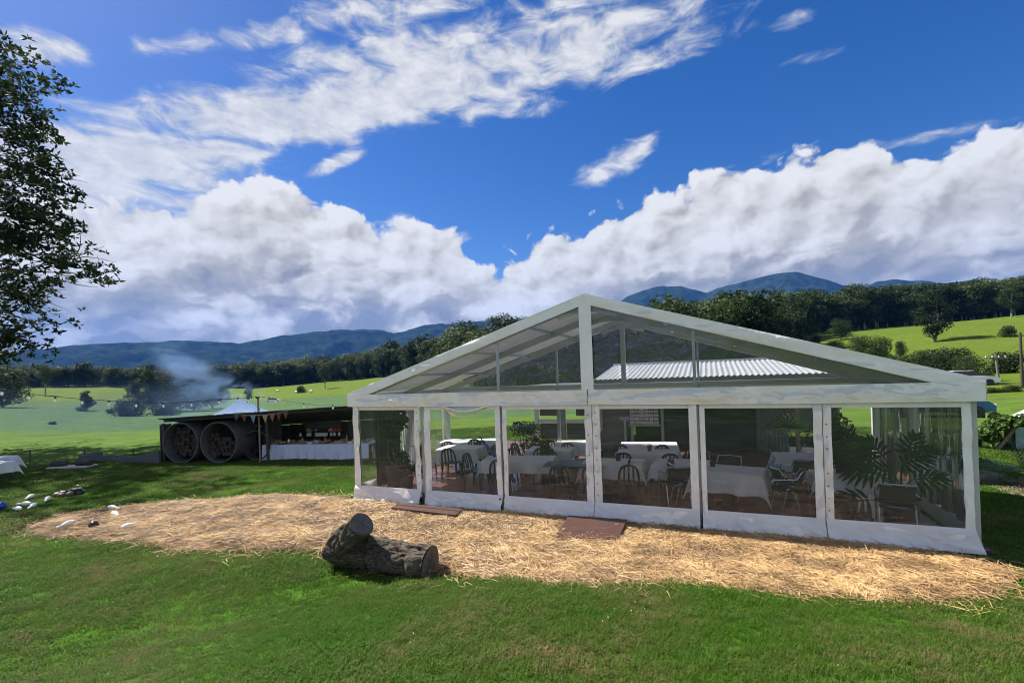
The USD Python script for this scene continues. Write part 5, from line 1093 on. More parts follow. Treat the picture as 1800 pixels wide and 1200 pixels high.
# ------------------------------------------------------------------ house behind the marquee (same local frame)
HY, EY = 8.0, 5.35
def hx(px, y=HY):
    d = ray(px, 690); n = np.array([math.sin(TH), math.cos(TH)]); s = np.array([math.cos(TH), -math.sin(TH)]); t = (n @ TC + y) / (n @ d[:2]); return float((d[:2] * t - TC) @ s)
def hz(px, py, y=HY):
    d = ray(px, py); n = np.array([math.sin(TH), math.cos(TH)]); t = (n @ TC + y) / (n @ d[:2]); return float(EYE + d[2] * t)
house = thing('farmhouse', 'low house with a white corrugated roof and dark verandah behind the marquee', 'house', (TC[0], TC[1], 0), -TH)
def hbox(name, x0, x1, y0, y1, z0, z1, m, par=house): mb = MB(); mb.box(((x0 + x1) / 2, (y0 + y1) / 2, (z0 + z1) / 2), (abs(x1 - x0), abs(y1 - y0), abs(z1 - z0))); return obj(name, mb, M[m], par)
xa, xb = hx(1050), hx(1384)
EZ0, RZ = hz(1046, 667, EY), hz(1057, 643, HY + .9)
rx0, rx1 = hx(1046, EY), hx(1500, EY) + 1.2
def iron(x0, x1, y0, y1, z0, z1, pitch=.19, amp=.018, hip=0.0):
    n = int((x1 - x0) / pitch * 6)
    def fn(u, v):
        x = x0 + (x1 - x0) * u + hip * v * (1 - u); return np.stack([x, y0 + (y1 - y0) * v, z0 + (z1 - z0) * v + amp * np.sin(x / pitch * 2 * np.pi)], -1)
    return sheet(fn, n, 4, .006, (0, 0, 1))
# the roof in sheets, the ridge cap and fascia board
ns = 11
for i in range(ns):
    a, b = rx0 + (rx1 - rx0) * i / ns, rx0 + (rx1 - rx0) * (i + 1) / ns + .03
    obj('roof_sheet', iron(a, b, EY, HY + .9, EZ0 + .004 * (i % 2), RZ + .004 * (i % 2), pitch=.152), M['house_white'], house, 40)
hbox('ridge_cap', rx0 - .03, rx1, HY + .82, HY + 1.0, RZ + .0, RZ + .06, 'house_white'); hbox('eave_board', rx0, rx1, EY - .04, EY, EZ0 - .2, EZ0 - .02, 'house_grey'); hbox('barge_board', rx0 - .05, rx0, EY, HY + .9, EZ0 - .12, EZ0 + .02, 'house_white')
obj('back_roof', (lambda n: sheet(lambda u, v: np.stack([rx0 + (rx1 - rx0) * u, HY + .95 + 4.4 * v, RZ - 1.0 * v], -1), n, 3, .01, (0, 0, 1)))(12), M['house_white'], house)
zt = EZ0 - .18
hbox('wall', hx(1048), hx(1108), HY, HY + .12, FZ, zt, 'house_grey'); hbox('wall', hx(1328), xb, HY, HY + .12, FZ, zt, 'house_grey'); hbox('wall', hx(1100), hx(1350), HY + 2.2, HY + 2.3, FZ, zt - .05, 'house_dark'); hbox('wall', xb + .005, hx(1433), HY + .01, HY + .11, hz(1410, 758), zt, 'house_grey'); hbox('wall', hx(1433) + .005, hx(1475), HY, HY + .12, FZ, zt, 'house_grey'); hbox('end_wall', xb - .12, xb, HY + .12, HY + 5, FZ, zt, 'house_grey'); hbox('end_wall', xa - .1, xa + .02, HY + .14, HY + 5, FZ, zt, 'house_grey'); hbox('ceiling', xa, xb, HY + .13, HY + 5, zt - .04, zt + .0, 'house_dark')
for i in range(9):
    x = hx(1330) + (xb - hx(1330)) * i / 9; hbox('wall_board', x + .012, x + (xb - hx(1330)) / 9 - .012, HY - .022, HY - .002, FZ + .05, zt - .05, 'house_grey')
hbox('door_frame', hx(1095), hx(1099), HY - .04, HY - .001, FZ, hz(1097, 738), 'house_frame'); hbox('door_frame', hx(1107), hx(1111), HY - .04, HY - .001, FZ, hz(1109, 738), 'house_frame'); hbox('door_frame', hx(1088), hx(1120), HY - .045, HY - .0, hz(1100, 738), hz(1100, 733), 'house_frame'); hbox('door', hx(1099) + .01, hx(1107) - .01, HY - .03, HY - .004, FZ, hz(1103, 740), 'house_dark')
hbox('corner_post', hx(1053), hx(1058), HY - .08, HY - .01, hz(1055, 757), zt, 'house_frame')
hbox('lintel', hx(1108), hx(1330), HY - .0, HY + .1, zt - .16, zt, 'house_grey'); hbox('bar_front', hx(1168), hx(1330), HY + .3, HY + .9, FZ, FZ + 1.0, 'house_dark'); hbox('bar_top', hx(1165), hx(1333), HY + .25, HY + .95, FZ + 1.003, FZ + 1.05, 'wood_dark')
hbox('opening_post', hx(1160), hx(1165), HY - .02, HY + .1, FZ, zt - .17, 'house_frame')
for i, z in enumerate((1.15, 1.5, 1.85)): hbox('back_shelf', hx(1180), hx(1320), HY + 1.95, HY + 2.19, z, z + .03, 'house_grey')
hbox('verandah_post', hx(1400, 5.6) - .05, hx(1400, 5.6) + .05, 5.55, 5.65, FZ, EZ0 - .2, 'pole_wood'); mb = MB(); mb.bar((hx(1400, 5.6), 5.6, 1.75), (hx(1400, 5.6) + .65, 5.6, EZ0 - .22), .07); obj('post_brace', mb, M['pole_wood'], house); mb = MB(); mb.bar((hx(1400, 5.6), 5.6, 1.75), (hx(1400, 5.6) - .65, 5.6, EZ0 - .22), .07); obj('post_brace', mb, M['pole_wood'], house)
hbox('verandah_post', rx1 - .3, rx1 - .2, EY + .1, EY + .2, 0, EZ0 - .2, 'house_frame')
# dark lean-to left of the house
lean = thing('lean_to', 'dark slatted lean-to with pale posts left of the house', 'shelter', (TC[0], TC[1], 0), -TH); LY = 6.6
def lbox(*a): return hbox(*a, par=lean)
lx = lambda px: hx(px, LY)
lz = lambda px, py: hz(px, py, LY)
lbox('corner_post', lx(938), lx(944), LY, LY + .1, 0, 2.5, 'house_frame'); lbox('main_post', lx(980), lx(991), LY - .02, LY + .12, 0, 2.5, 'house_grey'); lbox('end_post', lx(1034), lx(1039), LY, LY + .1, 0, 2.5, 'house_frame')
lbox('beam', lx(944), lx(1034), LY + .02, LY + .08, lz(990, 743), lz(990, 737), 'house_frame'); lbox('roof', lx(932), lx(1046), LY - .2, LY + 1.9, 2.5, 2.56, 'house_grey')
for a, b, c, d in ((946, 978, 772, 744), (993, 1032, 772, 744), (946, 976, 731, 713), (1010, 1032, 731, 713)):
    z0, z1 = lz((a + b) / 2, c), lz((a + b) / 2, d); z1 = min(z1, 2.49); lbox('dark_panel', lx(a), lx(b), LY + .10, LY + .14, max(z0, .02), z1, 'house_dark')
# notice board
bx0, bx1, bz0, bz1 = hx(1106), hx(1157), hz(1130, 745), min(hz(1130, 713), zt - .2)
nb = thing('notice_board', 'board crowded with white printed sheets on the house wall', 'notice board', tent_world((bx0 + bx1) / 2, HY - .12, (bz0 + bz1) / 2), -TH); w_, h_ = bx1 - bx0, bz1 - bz0
mb = MB(); mb.box((0, 0, 0), (w_, .03, h_)); obj('panel', mb, M['house_grey'], nb); mb = MB(); mb.box((0, -.02, -h_ / 2 - .03), (w_ + .1, .05, .05)); obj('ledge', mb, M['house_frame'], nb)
mb = MB(); mb.box((0, .06, 0), (w_ * .9, .08, .05)); obj('batten', mb, M['house_grey'], nb)
rng = np.random.default_rng(21)
for r in range(5):
    for c in range(6):
        sh = MB(); sx, sz = w_ / 6 * (.65 + .3 * rng.random()), h_ / 5 * (.55 + .4 * rng.random()); cx, cz = -w_ / 2 + w_ * (c + .5) / 6, -h_ / 2 + h_ * (r + .5) / 5; sh.box((cx, -.018 - .002 * rng.random(), cz), (sx, .003, sz)); s = obj('sheet', sh, M['paper'], nb)
        ln = MB()
        for k in range(3): ln.box((cx - sx * .05, -.0225, cz + sz * (.25 - .25 * k)), (sx * (.4 + .4 * rng.random()), .002, sz * .09))
        obj('print_lines', ln, M['ink'], s, kind='stuff')
# ------------------------------------------------------------------ the open shed on the left
S0 = hit(285, 812); S1 = np.array([-5.3, 17.2, 0.0]); sdv = (S1 - S0)[:2]; SL = float(np.linalg.norm(sdv)); SA = math.atan2(sdv[1], sdv[0]); SG = float(S0[2])
shed = thing('open_shed', 'long low open-fronted shed of dark corrugated iron', 'shed', S0, SA)
sdir = np.array([math.cos(SA), math.sin(SA)]); snor = np.array([-math.sin(SA), math.cos(SA)])
def sx(px, y=0.0):
    d = ray(px, 760); t = (snor @ S0[:2] + y) / (snor @ d[:2]); return float((d[:2] * t - S0[:2]) @ sdir)
def sz(px, py, y=0.0):
    d = ray(px, py); t = (snor @ S0[:2] + y) / (snor @ d[:2]); return float(EYE + d[2] * t - SG)
def sbox(name, x0, x1, y0, y1, z0, z1, m, par=None): mb = MB(); mb.box(((x0 + x1) / 2, (y0 + y1) / 2, (z0 + z1) / 2), (abs(x1 - x0), abs(y1 - y0), abs(z1 - z0))); return obj(name, mb, M[m], par or shed)
def shed_world(x, y, z=0.0): q = S0[:2] + sdir * x + snor * y; return np.array([q[0], q[1], SG + z])
ra, rb = sz(278, 736, -.35), sz(612, 712, -.35); xr0, xr1 = sx(277, -.35), SL
for i in range(9):
    a, b = xr0 + (xr1 - xr0) * i / 9, xr0 + (xr1 - xr0) * (i + 1) / 9 + .03; za, zb = ra + (rb - ra) * (a - xr0) / (xr1 - xr0), ra + (rb - ra) * (b - xr0) / (xr1 - xr0)
    n = int((b - a) / .09 * 6)
    obj('roof_sheet', sheet(lambda u, v: np.stack([a + (b - a) * u, -.35 + 3.2 * v, za + (zb - za) * u - .75 * v + .016 * np.sin((a + (b - a) * u) / .09 * 2 * np.pi) + .004 * (i % 2)], -1), n, 4, .005, (0, 0, 1)), M['shed_iron'], shed, 40)
mb = MB(); mb.bar((xr0 + .1, -.12, ra - .10), (xr1, -.12, rb - .10), .09, .10); obj('front_beam', mb, M['wood_dark'], shed)
def zroof(x, y): return ra + (rb - ra) * (x - xr0) / (xr1 - xr0) - .75 * (y + .35) / 3.2
for i in range(16):
    a, b = .0 + SL * i / 16, SL * (i + 1) / 16 - .012; zt_ = zroof(a, 2.6) - .05; sbox('back_board', a, b, 2.55, 2.58, .02, zt_, 'wood_dark' if i % 3 else 'shed_iron')
for i in range(5): a, b = -.02 + 2.5 * i / 5, 2.5 * (i + 1) / 5 - .03; sbox('end_board', -.04, 0, a, b, .02, zroof(0, b) - .06, 'wood_dark')
for px, w in ((288, .10), (470, .08)): x = sx(px); sbox('post', x - w / 2, x + w / 2, -.05 + .0, .03, 0, zroof(x, 0) - .13, 'wood_dark')
xw0, xw1 = sx(420), sx(457)
for i in range(4): a, b = xw0 + (xw1 - xw0) * i / 4, xw0 + (xw1 - xw0) * (i + 1) / 4 - .01; sbox('front_board', a, b, 1.30, 1.33, .02, zroof(a, .3) - .05, 'wood_dark')
xh = sx(300); 
for i in range(6): a = sx(288) + (sx(420) - sx(288)) * i / 6; b = sx(288) + (sx(420) - sx(288)) * (i + 1) / 6 - .01; zt_ = zroof(a, .9) - .05; sbox('head_board', a, b, .88, .91, 1.50, zt_, 'wood_dark')
# pale wooden pole by the shed
pp = hit(457.5, 812); t = thing('tall_pole', 'pale thin wooden pole standing at the front of the shed', 'pole', pp); hp = (812 - 697) / FPX * pp[1]; mb = MB(); mb.tube([(0, 0, -.1), (.01, 0, hp * .5), (.0, 0, hp)], [.036, .033, .030], 10); obj('shaft', mb, M['pole_wood'], t, True)
mb = MB(); mb.tube([(0, 0, hp - .08), (0, 0, hp - .03)], .036, 10); obj('wire_tie', mb, M['steel_dark'], t)
# concrete rings with firewood
fw = proto('class_firewood'); rng = np.random.default_rng(4); m_ = MB(); ang = np.linspace(0, 2 * np.pi, 9, endpoint=False); m_.tube([(0, 0, 0), (0, .34, 0)], [.085, .08], 8, False); usdkit.mesh(stage, '/World/class_firewood/bark', m_.mesh(), M['firewood'], 50)
m_ = MB(); m_.lathe([(.084, 0), (.05, -.004), (0, -.003)], (0, 0, 0), 8, [[1, 0, 0], [0, 0, 1], [0, 1, 0]]); usdkit.mesh(stage, '/World/class_firewood/cut_end', m_.mesh(), M['wood_end'])
for px, py, lb, dark in ((317, 778, 'left concrete ring packed with firewood', True), (384, 776, 'right concrete ring half filled with split logs', False), (444, 790, 'smaller dark ring standing further right in the shadow', True)):
    yy = .28 if px < 440 else .6; x, z = sx(px, yy - .5), .79; R = .785 if px < 440 else .58; y0 = -.25 if px < 440 else .25
    t = thing('concrete_ring', lb, 'concrete ring', shed_world(x, y0, 0), SA); mb = MB(); LR = 1.05 if px < 440 else .30; prof = [(R, 0), (R, LR), (R - .04, LR), (R - .04, 0), (R, 0)]
    mb.lathe(prof, (0, 0, R), 48, [[1, 0, 0], [0, 0, 1], [0, 1, 0]]); obj('wall', mb, M['concrete' if px < 440 else 'shed_iron'], t, 40)
    if px > 440: continue
    n = 0; sp = .163
    for r in range(9):
        for c in range(-5, 6):
            xx, zz = (c + .5 * (r % 2)) * sp, .155 + r * sp * .88
            if math.hypot(xx, zz - R) > R - .16 or (px > 340 and zz > .95 - .3 * xx): continue
            n += 1; place('firewood', fw, 'split firewood log stacked in the ' + ('left concrete ring' if px < 340 else 'right concrete ring'), 'firewood', shed_world(x + xx + rng.normal() * .008, y0 + .24 + .16 * rng.random(), zz + rng.normal() * .006), SA + rng.normal() * .05, 'firewood in the ' + ('left' if px < 340 else 'right') + ' concrete ring', (.92 + .16 * rng.random(), 1, .92 + .16 * rng.random()))
    q = thing('backing_sheet', 'dark sheet closing the back of the ' + ('left' if px < 340 else 'right') + ' concrete ring', 'board', shed_world(x, y0 + 1.09, 0), SA); mb = MB(); mb.box((0, 0, .80), (1.5, .02, 1.55)); obj('board', mb, M['wood_dark'], q)
pb = thing('round_block', 'thick pale round of timber at the foot of the right concrete ring', 'log', shed_world(sx(362, -.3), -.06, .0), SA); mb = MB(); mb.lathe([(0, 0), (.20, 0), (.205, .01), (.205, .20), (0, .205)], (0, 0, .27), 20, [[1, 0, 0], [0, 0, 1], [0, 1, 0]]); obj('block', mb, M['wood_end'], pb, 40)
# buffet table under the shed roof
bx0, bx1 = sx(459, .3), SL - .2; by0, by1 = .35, 1.15; bh = sz(540, 781, .35)
bt = thing('buffet_table', 'long buffet table under the shed roof', 'table', shed_world((bx0 + bx1) / 2, (by0 + by1) / 2, 0), SA); BL, BW = bx1 - bx0 - .05, by1 - by0
mb = MB(); mb.box((0, 0, bh - .02), (BL, BW, .04)); obj('tabletop', mb, M['house_frame'], bt)
for ax_ in (-1, -.33, .33, 1):
    for ay_ in (-1, 1): mb = MB(); mb.box((ax_ * (BL / 2 - .1), ay_ * (BW / 2 - .08), (bh - .04) / 2), (.06, .06, bh - .04)); obj('leg', mb, M['wood_dark'], bt)
def drape(u, v): x = (u - .5) * (BL + .04); return np.stack([x, -BW / 2 - .018 - .012 - .05 * v * np.abs(np.sin(x * 6.1 + 1.5 * np.sin(x * 2))) ** 1.4 - .02 * v * np.sin(x * 19), bh + .004 - v * .56 - .03 * v * np.sin(x * 2.1)], -1)
v1, f1 = sheet(drape, 120, 12, .003, (0, -1, 0)); mb = MB(); mb.add(v1, f1); mb.box((0, 0, bh + .006), (BL + .04, BW + .04, .008)); M['cloth_blue'] = mat('bluish_cloth', (.50, .53, .66), .85, (.42, .46, .60), 3.0, .25, 18.0); o = obj('tablecloth', mb, M['cloth_blue'], None, 60); xf = UsdGeom.Xformable(o); xf.AddTranslateOp().Set(Gf.Vec3d(*shed_world((bx0 + bx1) / 2, (by0 + by1) / 2, 0))); xf.AddRotateZOp().Set(math.degrees(SA)); tag(o, 'pale blue-white cloth hanging down the front of the buffet table', 'tablecloth')
rng = np.random.default_rng(17)
def platter(x, y, k):
    w = shed_world((bx0 + bx1) / 2 + x, (by0 + by1) / 2 + y, bh + .012)
    kind = k % 4
    t = thing('food_platter', ['platter of bread rolls', 'bowl of red food', 'board of sliced loaves', 'tray of pastries and greens'][kind] + f' on the buffet, {["left end", "left of the middle", "middle", "right of the middle", "right end"][min(4, int((x / BL + .5) * 5))]}' + (' at the back' if y > 0 else ' at the front'), 'food', w, SA + rng.normal() * .2, 'food on the buffet table')
    mb = MB()
    if kind == 1: mb.lathe([(0, 0), (.08, 0), (.14, .07), (.135, .075), (.075, .012), (0, .012)], sides=16)
    else: mb.lathe([(0, 0), (.16, 0), (.19, .018), (.185, .022), (.15, .008), (0, .008)], sides=18)
    obj('dish', mb, M['white_plastic' if kind != 2 else 'tan_board'], t, 40)
    for q in range(6):
        s = trimesh.creation.icosphere(1, .042); s.vertices *= [1.4, .9, .8] if kind != 1 else [1, 1, 1]; s.apply_transform(trimesh.transformations.rotation_matrix(rng.random() * 3, [0, 0, 1])); a = q * 1.05; s.apply_translation([.08 * math.cos(a), .08 * math.sin(a), .045 + .035 * (q % 2)]); obj('morsel', s, M[('bread', 'food_red', 'bread', 'food_green')[kind] if q % 3 else 'bread'], t, True)
k = 0
for yy in (-.24, .16):
    for xx in np.linspace(-BL / 2 + .22, BL / 2 - .22, 8): platter(xx + rng.normal() * .05, yy, k); k += 1 + (k % 3 == 0)
for px, py, lb, h, m in ((531, 766, 'small amber bottle', .22, 'bread'), (571, 770, 'slim bottle of sauce', .24, 'food_red'), (507, 772, 'pale jug', .18, 'white_plastic'), (609, 762, 'tall pale jar', .30, 'tan_board')):
    w = shed_world(sx(px, .8), .80, bh + .012); t = thing('buffet_bottle', lb + ' standing among the buffet food', 'bottle', w); mb = MB(); mb.lathe([(0, 0), (.045, 0), (.048, h * .55), (.02, h * .78), (.02, h), (0, h)], sides=12); obj('body', mb, M[m], t, 40); mb = MB(); mb.lathe([(.023, h - .03), (.023, h + .012), (0, h + .013)], sides=10); obj('cap', mb, M['steel_dark'], t)
# crates behind, the flower row and the sign board
sh = thing('back_shelf', 'dark shelf on the shed back wall carrying flowers', 'shelf', shed_world((sx(520, 2.2) + sx(605, 2.2)) / 2, 2.3, 0), SA); wsh = sx(605, 2.2) - sx(520, 2.2); zsh = sz(560, 766, 2.2); mb = MB(); mb.box((0, 0, zsh - .02), (wsh, .30, .04)); obj('board', mb, M['wood_dark'], sh)
for s in (-1, 0, 1): mb = MB(); mb.box((s * (wsh / 2 - .06), .0, (zsh - .04) / 2), (.06, .26, zsh - .04)); obj('support', mb, M['wood_dark'], sh)
for i, (px, py, m, w) in enumerate(((528, 757, 'leaf_mid', .17), (545, 756, 'flower', .19), (541, 761, 'red_flower', .13), (556, 757, 'napkin', .10), (582, 753, 'flower', .13), (588, 757, 'red_flower', .16), (596, 757, 'red_flower', .15))):
    p = shed_world(sx(px, 2.25), 2.25, zsh); t = thing('flower_jar', f'jar of {dict(leaf_mid="green sprigs", flower="cream blooms", red_flower="rust blooms", napkin="pale blue blooms")[m]} {["first from the left", "second, the palest bunch", "third, low and rusty", "fourth, small", "fifth, right of the pale box", "sixth, round and rusty", "last on the right"][i]} on the shed shelf', 'flowers', p)
    mb = MB(); mb.lathe([(0, 0), (.05, 0), (.055, .11), (.045, .13), (.04, .13), (.04, .02), (0, .02)], sides=12); obj('jar', mb, M['glass_bulb'], t, 40)
    r_ = np.random.default_rng(i); obj('bloom', blobs_crown(r_, [(0, 0, .24, w * .7, w * .7, w * .6)], 90, .06, .6, .8), M[m], t); obj('leaf_sprig', blobs_crown(r_, [(0, 0, .19, w * .6, w * .6, w * .4)], 60, .05), M['leaf_mid'], t)
wb = thing('white_box', 'long white box among the flowers on the shed shelf', 'box', shed_world(sx(565, 2.2), 2.2, zsh), SA); mb = MB(); mb.box((0, 0, .06), (.50, .14, .12)); obj('body', mb, M['white_plastic'], wb); mb = MB(); mb.box((0, 0, .127), (.52, .16, .014)); obj('lid', mb, M['white_plastic'], wb)
sg = thing('slatted_sign', 'greenish slatted board hung on the shed back wall', 'board', shed_world((sx(535, 2.5) + sx(598, 2.5)) / 2, 2.52, 0), SA); ws = sx(598, 2.5) - sx(535, 2.5); M['green_board'] = mat('green_board', (.06, .085, .07), .8, (.09, .11, .095), 5.0)
for i in range(4): mb = MB(); z_ = sz(565, 748, 2.5) + i * .17; mb.box((0, 0, z_), (ws, .02, .15)); obj('slat', mb, M['green_board'], sg)
for s in (-1, 1): mb = MB(); mb.box((s * ws * .4, .018, sz(565, 748, 2.5) + .25), (.05, .016, .62)); obj('batten', mb, M['wood_dark'], sg)
# bunting
b0, b1 = shed_world(sx(410, -.5), -.5, sz(410, 726, -.5)), shed_world(sx(512, -.5), -.5, sz(512, 720, -.5)); bun = thing('bunting', 'string of small coloured pennants under the shed roof', 'bunting', b0)
us = np.linspace(0, 1, 13); cord = (b1 - b0) * us[:, None] - np.array([0, 0, 1]) * (.14 * np.sin(np.pi * us))[:, None]; mb = MB(); mb.tube(cord, .005, 5); obj('cord', mb, M['rope'], bun, True)
for px, m in ((416, 'flag_rust'), (430, 'flag_red'), (446, 'flag_blue'), (467, 'flag_yellow'), (479.5, 'flag_orange'), (491, 'flag_red'), (503, 'flag_rust')):
    u = (px - 410) / 102; c = (b1 - b0) * u - np.array([0, 0, .14 * math.sin(np.pi * u)]); e = np.array([*sdir, 0]); n_ = np.array([*snor, 0]); w = .115; h = .29
    v = [c - e * w, c + e * w, c - [0, 0, h] + n_ * .02, c - e * w + n_ * .004, c + e * w + n_ * .004, c - [0, 0, h] + n_ * .024]; mb = MB(); mb.add(v, [[0, 2, 1], [3, 4, 5], [0, 1, 4], [0, 4, 3], [1, 2, 5], [1, 5, 4], [2, 0, 3], [2, 3, 5]]); obj('flag', mb, M[m], bun)
# low iron windbreak, left of the shed
def low_wall(label, pts, m='shed_iron'):
    q0 = hit(*pts[0][:2]); t = thing('low_windbreak', label, 'fence', q0)
    for (xa_, ya_, ta_), (xb_, yb_, tb_) in zip(pts, pts[1:]):
        a, b = hit(xa_, ya_), hit(xb_, yb_); ha, hb = (ya_ - ta_) / FPX * a[1], (yb_ - tb_) / FPX * b[1]; n = max(1, int(np.linalg.norm(b - a) / .62))
        for i in range(n):
            p, q = a + (b - a) * i / n - q0, a + (b - a) * (i + .985) / n - q0; h0, h1 = ha + (hb - ha) * i / n, ha + (hb - ha) * (i + 1) / n; d = (q - p) / np.linalg.norm(q - p); w = np.array([-d[1], d[0], 0]) * (.03 + .012 * (i % 2)); dn = np.array([0, 0, .06])
            mb = MB(); mb.add([p - dn, q - dn, q - dn + w, p - dn + w, p + [0, 0, h0], q + [0, 0, h1], q + w + [0, 0, h1], p + w + [0, 0, h0]], [[0, 1, 5, 4], [1, 2, 6, 5], [2, 3, 7, 6], [3, 0, 4, 7], [4, 5, 6, 7], [3, 2, 1, 0]]); obj('panel', mb, M[m], t)
M['slate_iron'] = mat('slate_iron', (.040, .046, .055), .6, (.06, .066, .075), 4.0, .2, 20.0)
low_wall('low dark iron windbreak running from the lawn to the shed', [(138, 812, 800), (195, 811, 800), (235, 813, 801), (280, 814, 792)], 'slate_iron'); low_wall('short second windbreak of dark iron behind the first', [(138, 806, 799), (181, 804, 794)], 'slate_iron')
for px, py, top, lb in ((53, 816, 790, 'left'), (149, 805, 790, 'middle'), (235, 806, 789, 'right')):
    p = hit(px, py); t = thing('star_picket', f'dark thin fence post at the lawn edge, {lb} one of three', 'fence post', p); h = (py - top) / FPX * p[1]; mb = MB(); mb.box((0, 0, h / 2 - .05), (.05, .012, h + .1)); mb.box((0, .018, h / 2 - .05), (.012, .035, h + .1)); obj('stake', mb, M['black_pole'], t); mb = MB(); mb.box((0, -.012, h - .1), (.03, .012, .03)); obj('insulator', mb, M['black_plastic'], t)
# festoon lights
def festoon(label, pts, bulbs, r0, r1, droplen=.10):
    P = np.array([point(px, py, r0 + (r1 - r0) * i / (len(pts) - 1)) for i, (px, py) in enumerate(pts)]); o = P[0]; t = thing('festoon_lights', label, 'string lights', o)
    us = np.linspace(0, len(P) - 1, 60); i = np.clip(us.astype(int), 0, len(P) - 2); f = (us - i)[:, None]; cv = P[i] * (1 - f) + P[i + 1] * f; mb = MB(); mb.tube(cv - o, .007, 5); obj('cable', mb, M['rope'], t, True)
    pxs = [p[0] for p in pts]
    for b in bulbs:
        k = np.interp(b, pxs, range(len(pts))); j = min(int(k), len(P) - 2); c = P[j] * (1 - (k - j)) + P[j + 1] * (k - j) - o
        mb = MB(); mb.tube([c + [0, 0, .005], c - [0, 0, .055]], .02, 8); s = obj('socket', mb, M['black_plastic'], t); mb = MB(); mb.lathe([(0, -.145), (.016, -.14), (.028, -.115), (.028, -.095), (.018, -.06), (.016, -.05)], c, 12); obj('bulb', mb, M['glass_bulb'], s, True)
festoon('festoon bulbs strung from the big tree to the shed pole', [(-60, 673), (3, 684), (50, 692), (97, 697), (144, 701), (191, 704), (239, 707), (287, 708), (340, 706), (385, 702), (437, 699), (458, 697)], [3, 50, 97, 144, 191, 239, 287, 336, 385, 436], 15.2, 19.3)
festoon('short run of festoon bulbs from the shed pole to the marquee', [(458, 697), (484, 700), (520, 707), (560, 712), (600, 711), (622, 705)], [484, 534, 585], 17.6, 15.6)
# blue canopy tent behind the shed
def canopy():
    p = at_r(422, 33); t = thing('blue_canopy', 'pale blue peaked canopy tent behind the shed', 'canopy tent', p, .3); h = p[1]; top = h * ((676 - 700) / FPX) + EYE - p[2]; ev = h * ((676 - 732) / FPX) + EYE - p[2]; R = 1.95
    def fn(u, v):
        a = u * 4; i = np.floor(a).astype(int) % 4; f = a - np.floor(a); c = np.array([(-1, -1), (1, -1), (1, 1), (-1, 1)], float); q = c[i] * (1 - f)[..., None] + c[(i + 1) % 4] * f[..., None]; s = 1 - v; zz = ev + (top - ev) * v ** 1.55; return np.stack([q[..., 0] * R * s, q[..., 1] * R * s, zz], -1)
    mb = MB(); mb.grid(fn, 41, 10); obj('canopy', mb, M['blue_cloth'], t, 30)
    mb = MB(); mb.grid(lambda u, v: np.stack([fn(u, 0 * v)[..., 0], fn(u, 0 * v)[..., 1], ev - .22 * v], -1), 41, 3); obj('valance', mb, M['blue_cloth'], t)
    for a, b in ((-1, -1), (1, -1), (1, 1), (-1, 1)): mb = MB(); mb.tube([(a * R * .98, b * R * .98, 0), (a * R * .98, b * R * .98, ev)], .03, 8); obj('leg', mb, M['alu'], t)
    mb = MB(); mb.tube([(0, 0, ev + .2), (0, 0, top)], .025, 8); obj('king_pole', mb, M['alu'], t)
canopy()
# cars and white bales in the distance
def car(label, px, py, r, rz, m, L=4.3, p=None):
    p = at_r(px, r) if p is None else p; t = thing('parked_car', label, 'car', p, rz)
    sec = [(-2.1, .55, .62), (-1.9, .88, .80), (-1.2, .93, .86), (-.75, 1.38, .72), (.5, 1.42, .72), (1.05, .98, .86), (1.9, .82, .82), (2.12, .55, .66)]
    low, hi_ = MB(), MB()
    def loft(mb, rows): 
        v = np.array(rows).reshape(-1, 3); k = len(rows[0]); f = []
        for i in range(len(rows) - 1):
            for j in range(k): f.append([i * k + j, i * k + (j + 1) % k, (i + 1) * k + (j + 1) % k, (i + 1) * k + j])
        mb.add(v, f); mb.add(np.array(rows[0]), [[0, 1, 2], [0, 2, 3], [0, 3, 4], [0, 4, 5]]); mb.add(np.array(rows[-1]), [[2, 1, 0], [3, 2, 0], [4, 3, 0], [5, 4, 0]])
    loft(low, [[(x, -w, .28), (x, w, .28), (x, w + .03, .6), (x, w * .97, min(z, .95)), (x, -w * .97, min(z, .95)), (x, -w - .03, .6)] for x, z, w in [(-2.1, .75, .74), (-1.9, .92, .84), (-.9, .95, .87), (.9, .95, .87), (1.85, .84, .83), (2.12, .66, .70)]])
    loft(hi_, [[(x, -w, z0), (x, w, z0), (x, w * .93, (z0 + z) / 2), (x, w * .86, z), (x, -w * .86, z), (x, -w * .93, (z0 + z) / 2)] for x, z0, z, w in [(-1.65, .93, .98, .80), (-1.05, .93, 1.40, .78), (.35, .93, 1.43, .78), (1.15, .93, .97, .80)]])
    obj('body', low, M[m], t, 30); obj('window_glass', hi_, M['car_glass'], t, 30); mb = MB(); mb.box((-.35, 0, 1.425), (1.45, 1.28, .03)); obj('roof', mb, M[m], t)
    for sx_ in (-1.3, 1.32):
        for sy_ in (-.84, .84): mb = MB(); mb.lathe([(0, -.1), (.24, -.1), (.32, -.08), (.32, .08), (.24, .1), (0, .1)], (sx_, sy_, .32), 16, [[1, 0, 0], [0, 0, 1], [0, 1, 0]]); obj('wheel', mb, M['tyre'], t, 40)
    for sy_ in (-.6, .6): mb = MB(); mb.box((2.1, sy_, .66), (.05, .26, .12)); obj('headlight', mb, M['glass_bulb'], t)
car('white car parked beyond the vine bush on the right', 1700, 720, 62, -.5, 'car_white'); car('blue car mostly hidden behind the marquee corner post', 1646, 745, 34, -.5, 'car_blue'); car('small white vehicle on the field behind the shed pole', 480, 703, 165, .2, 'car_white')
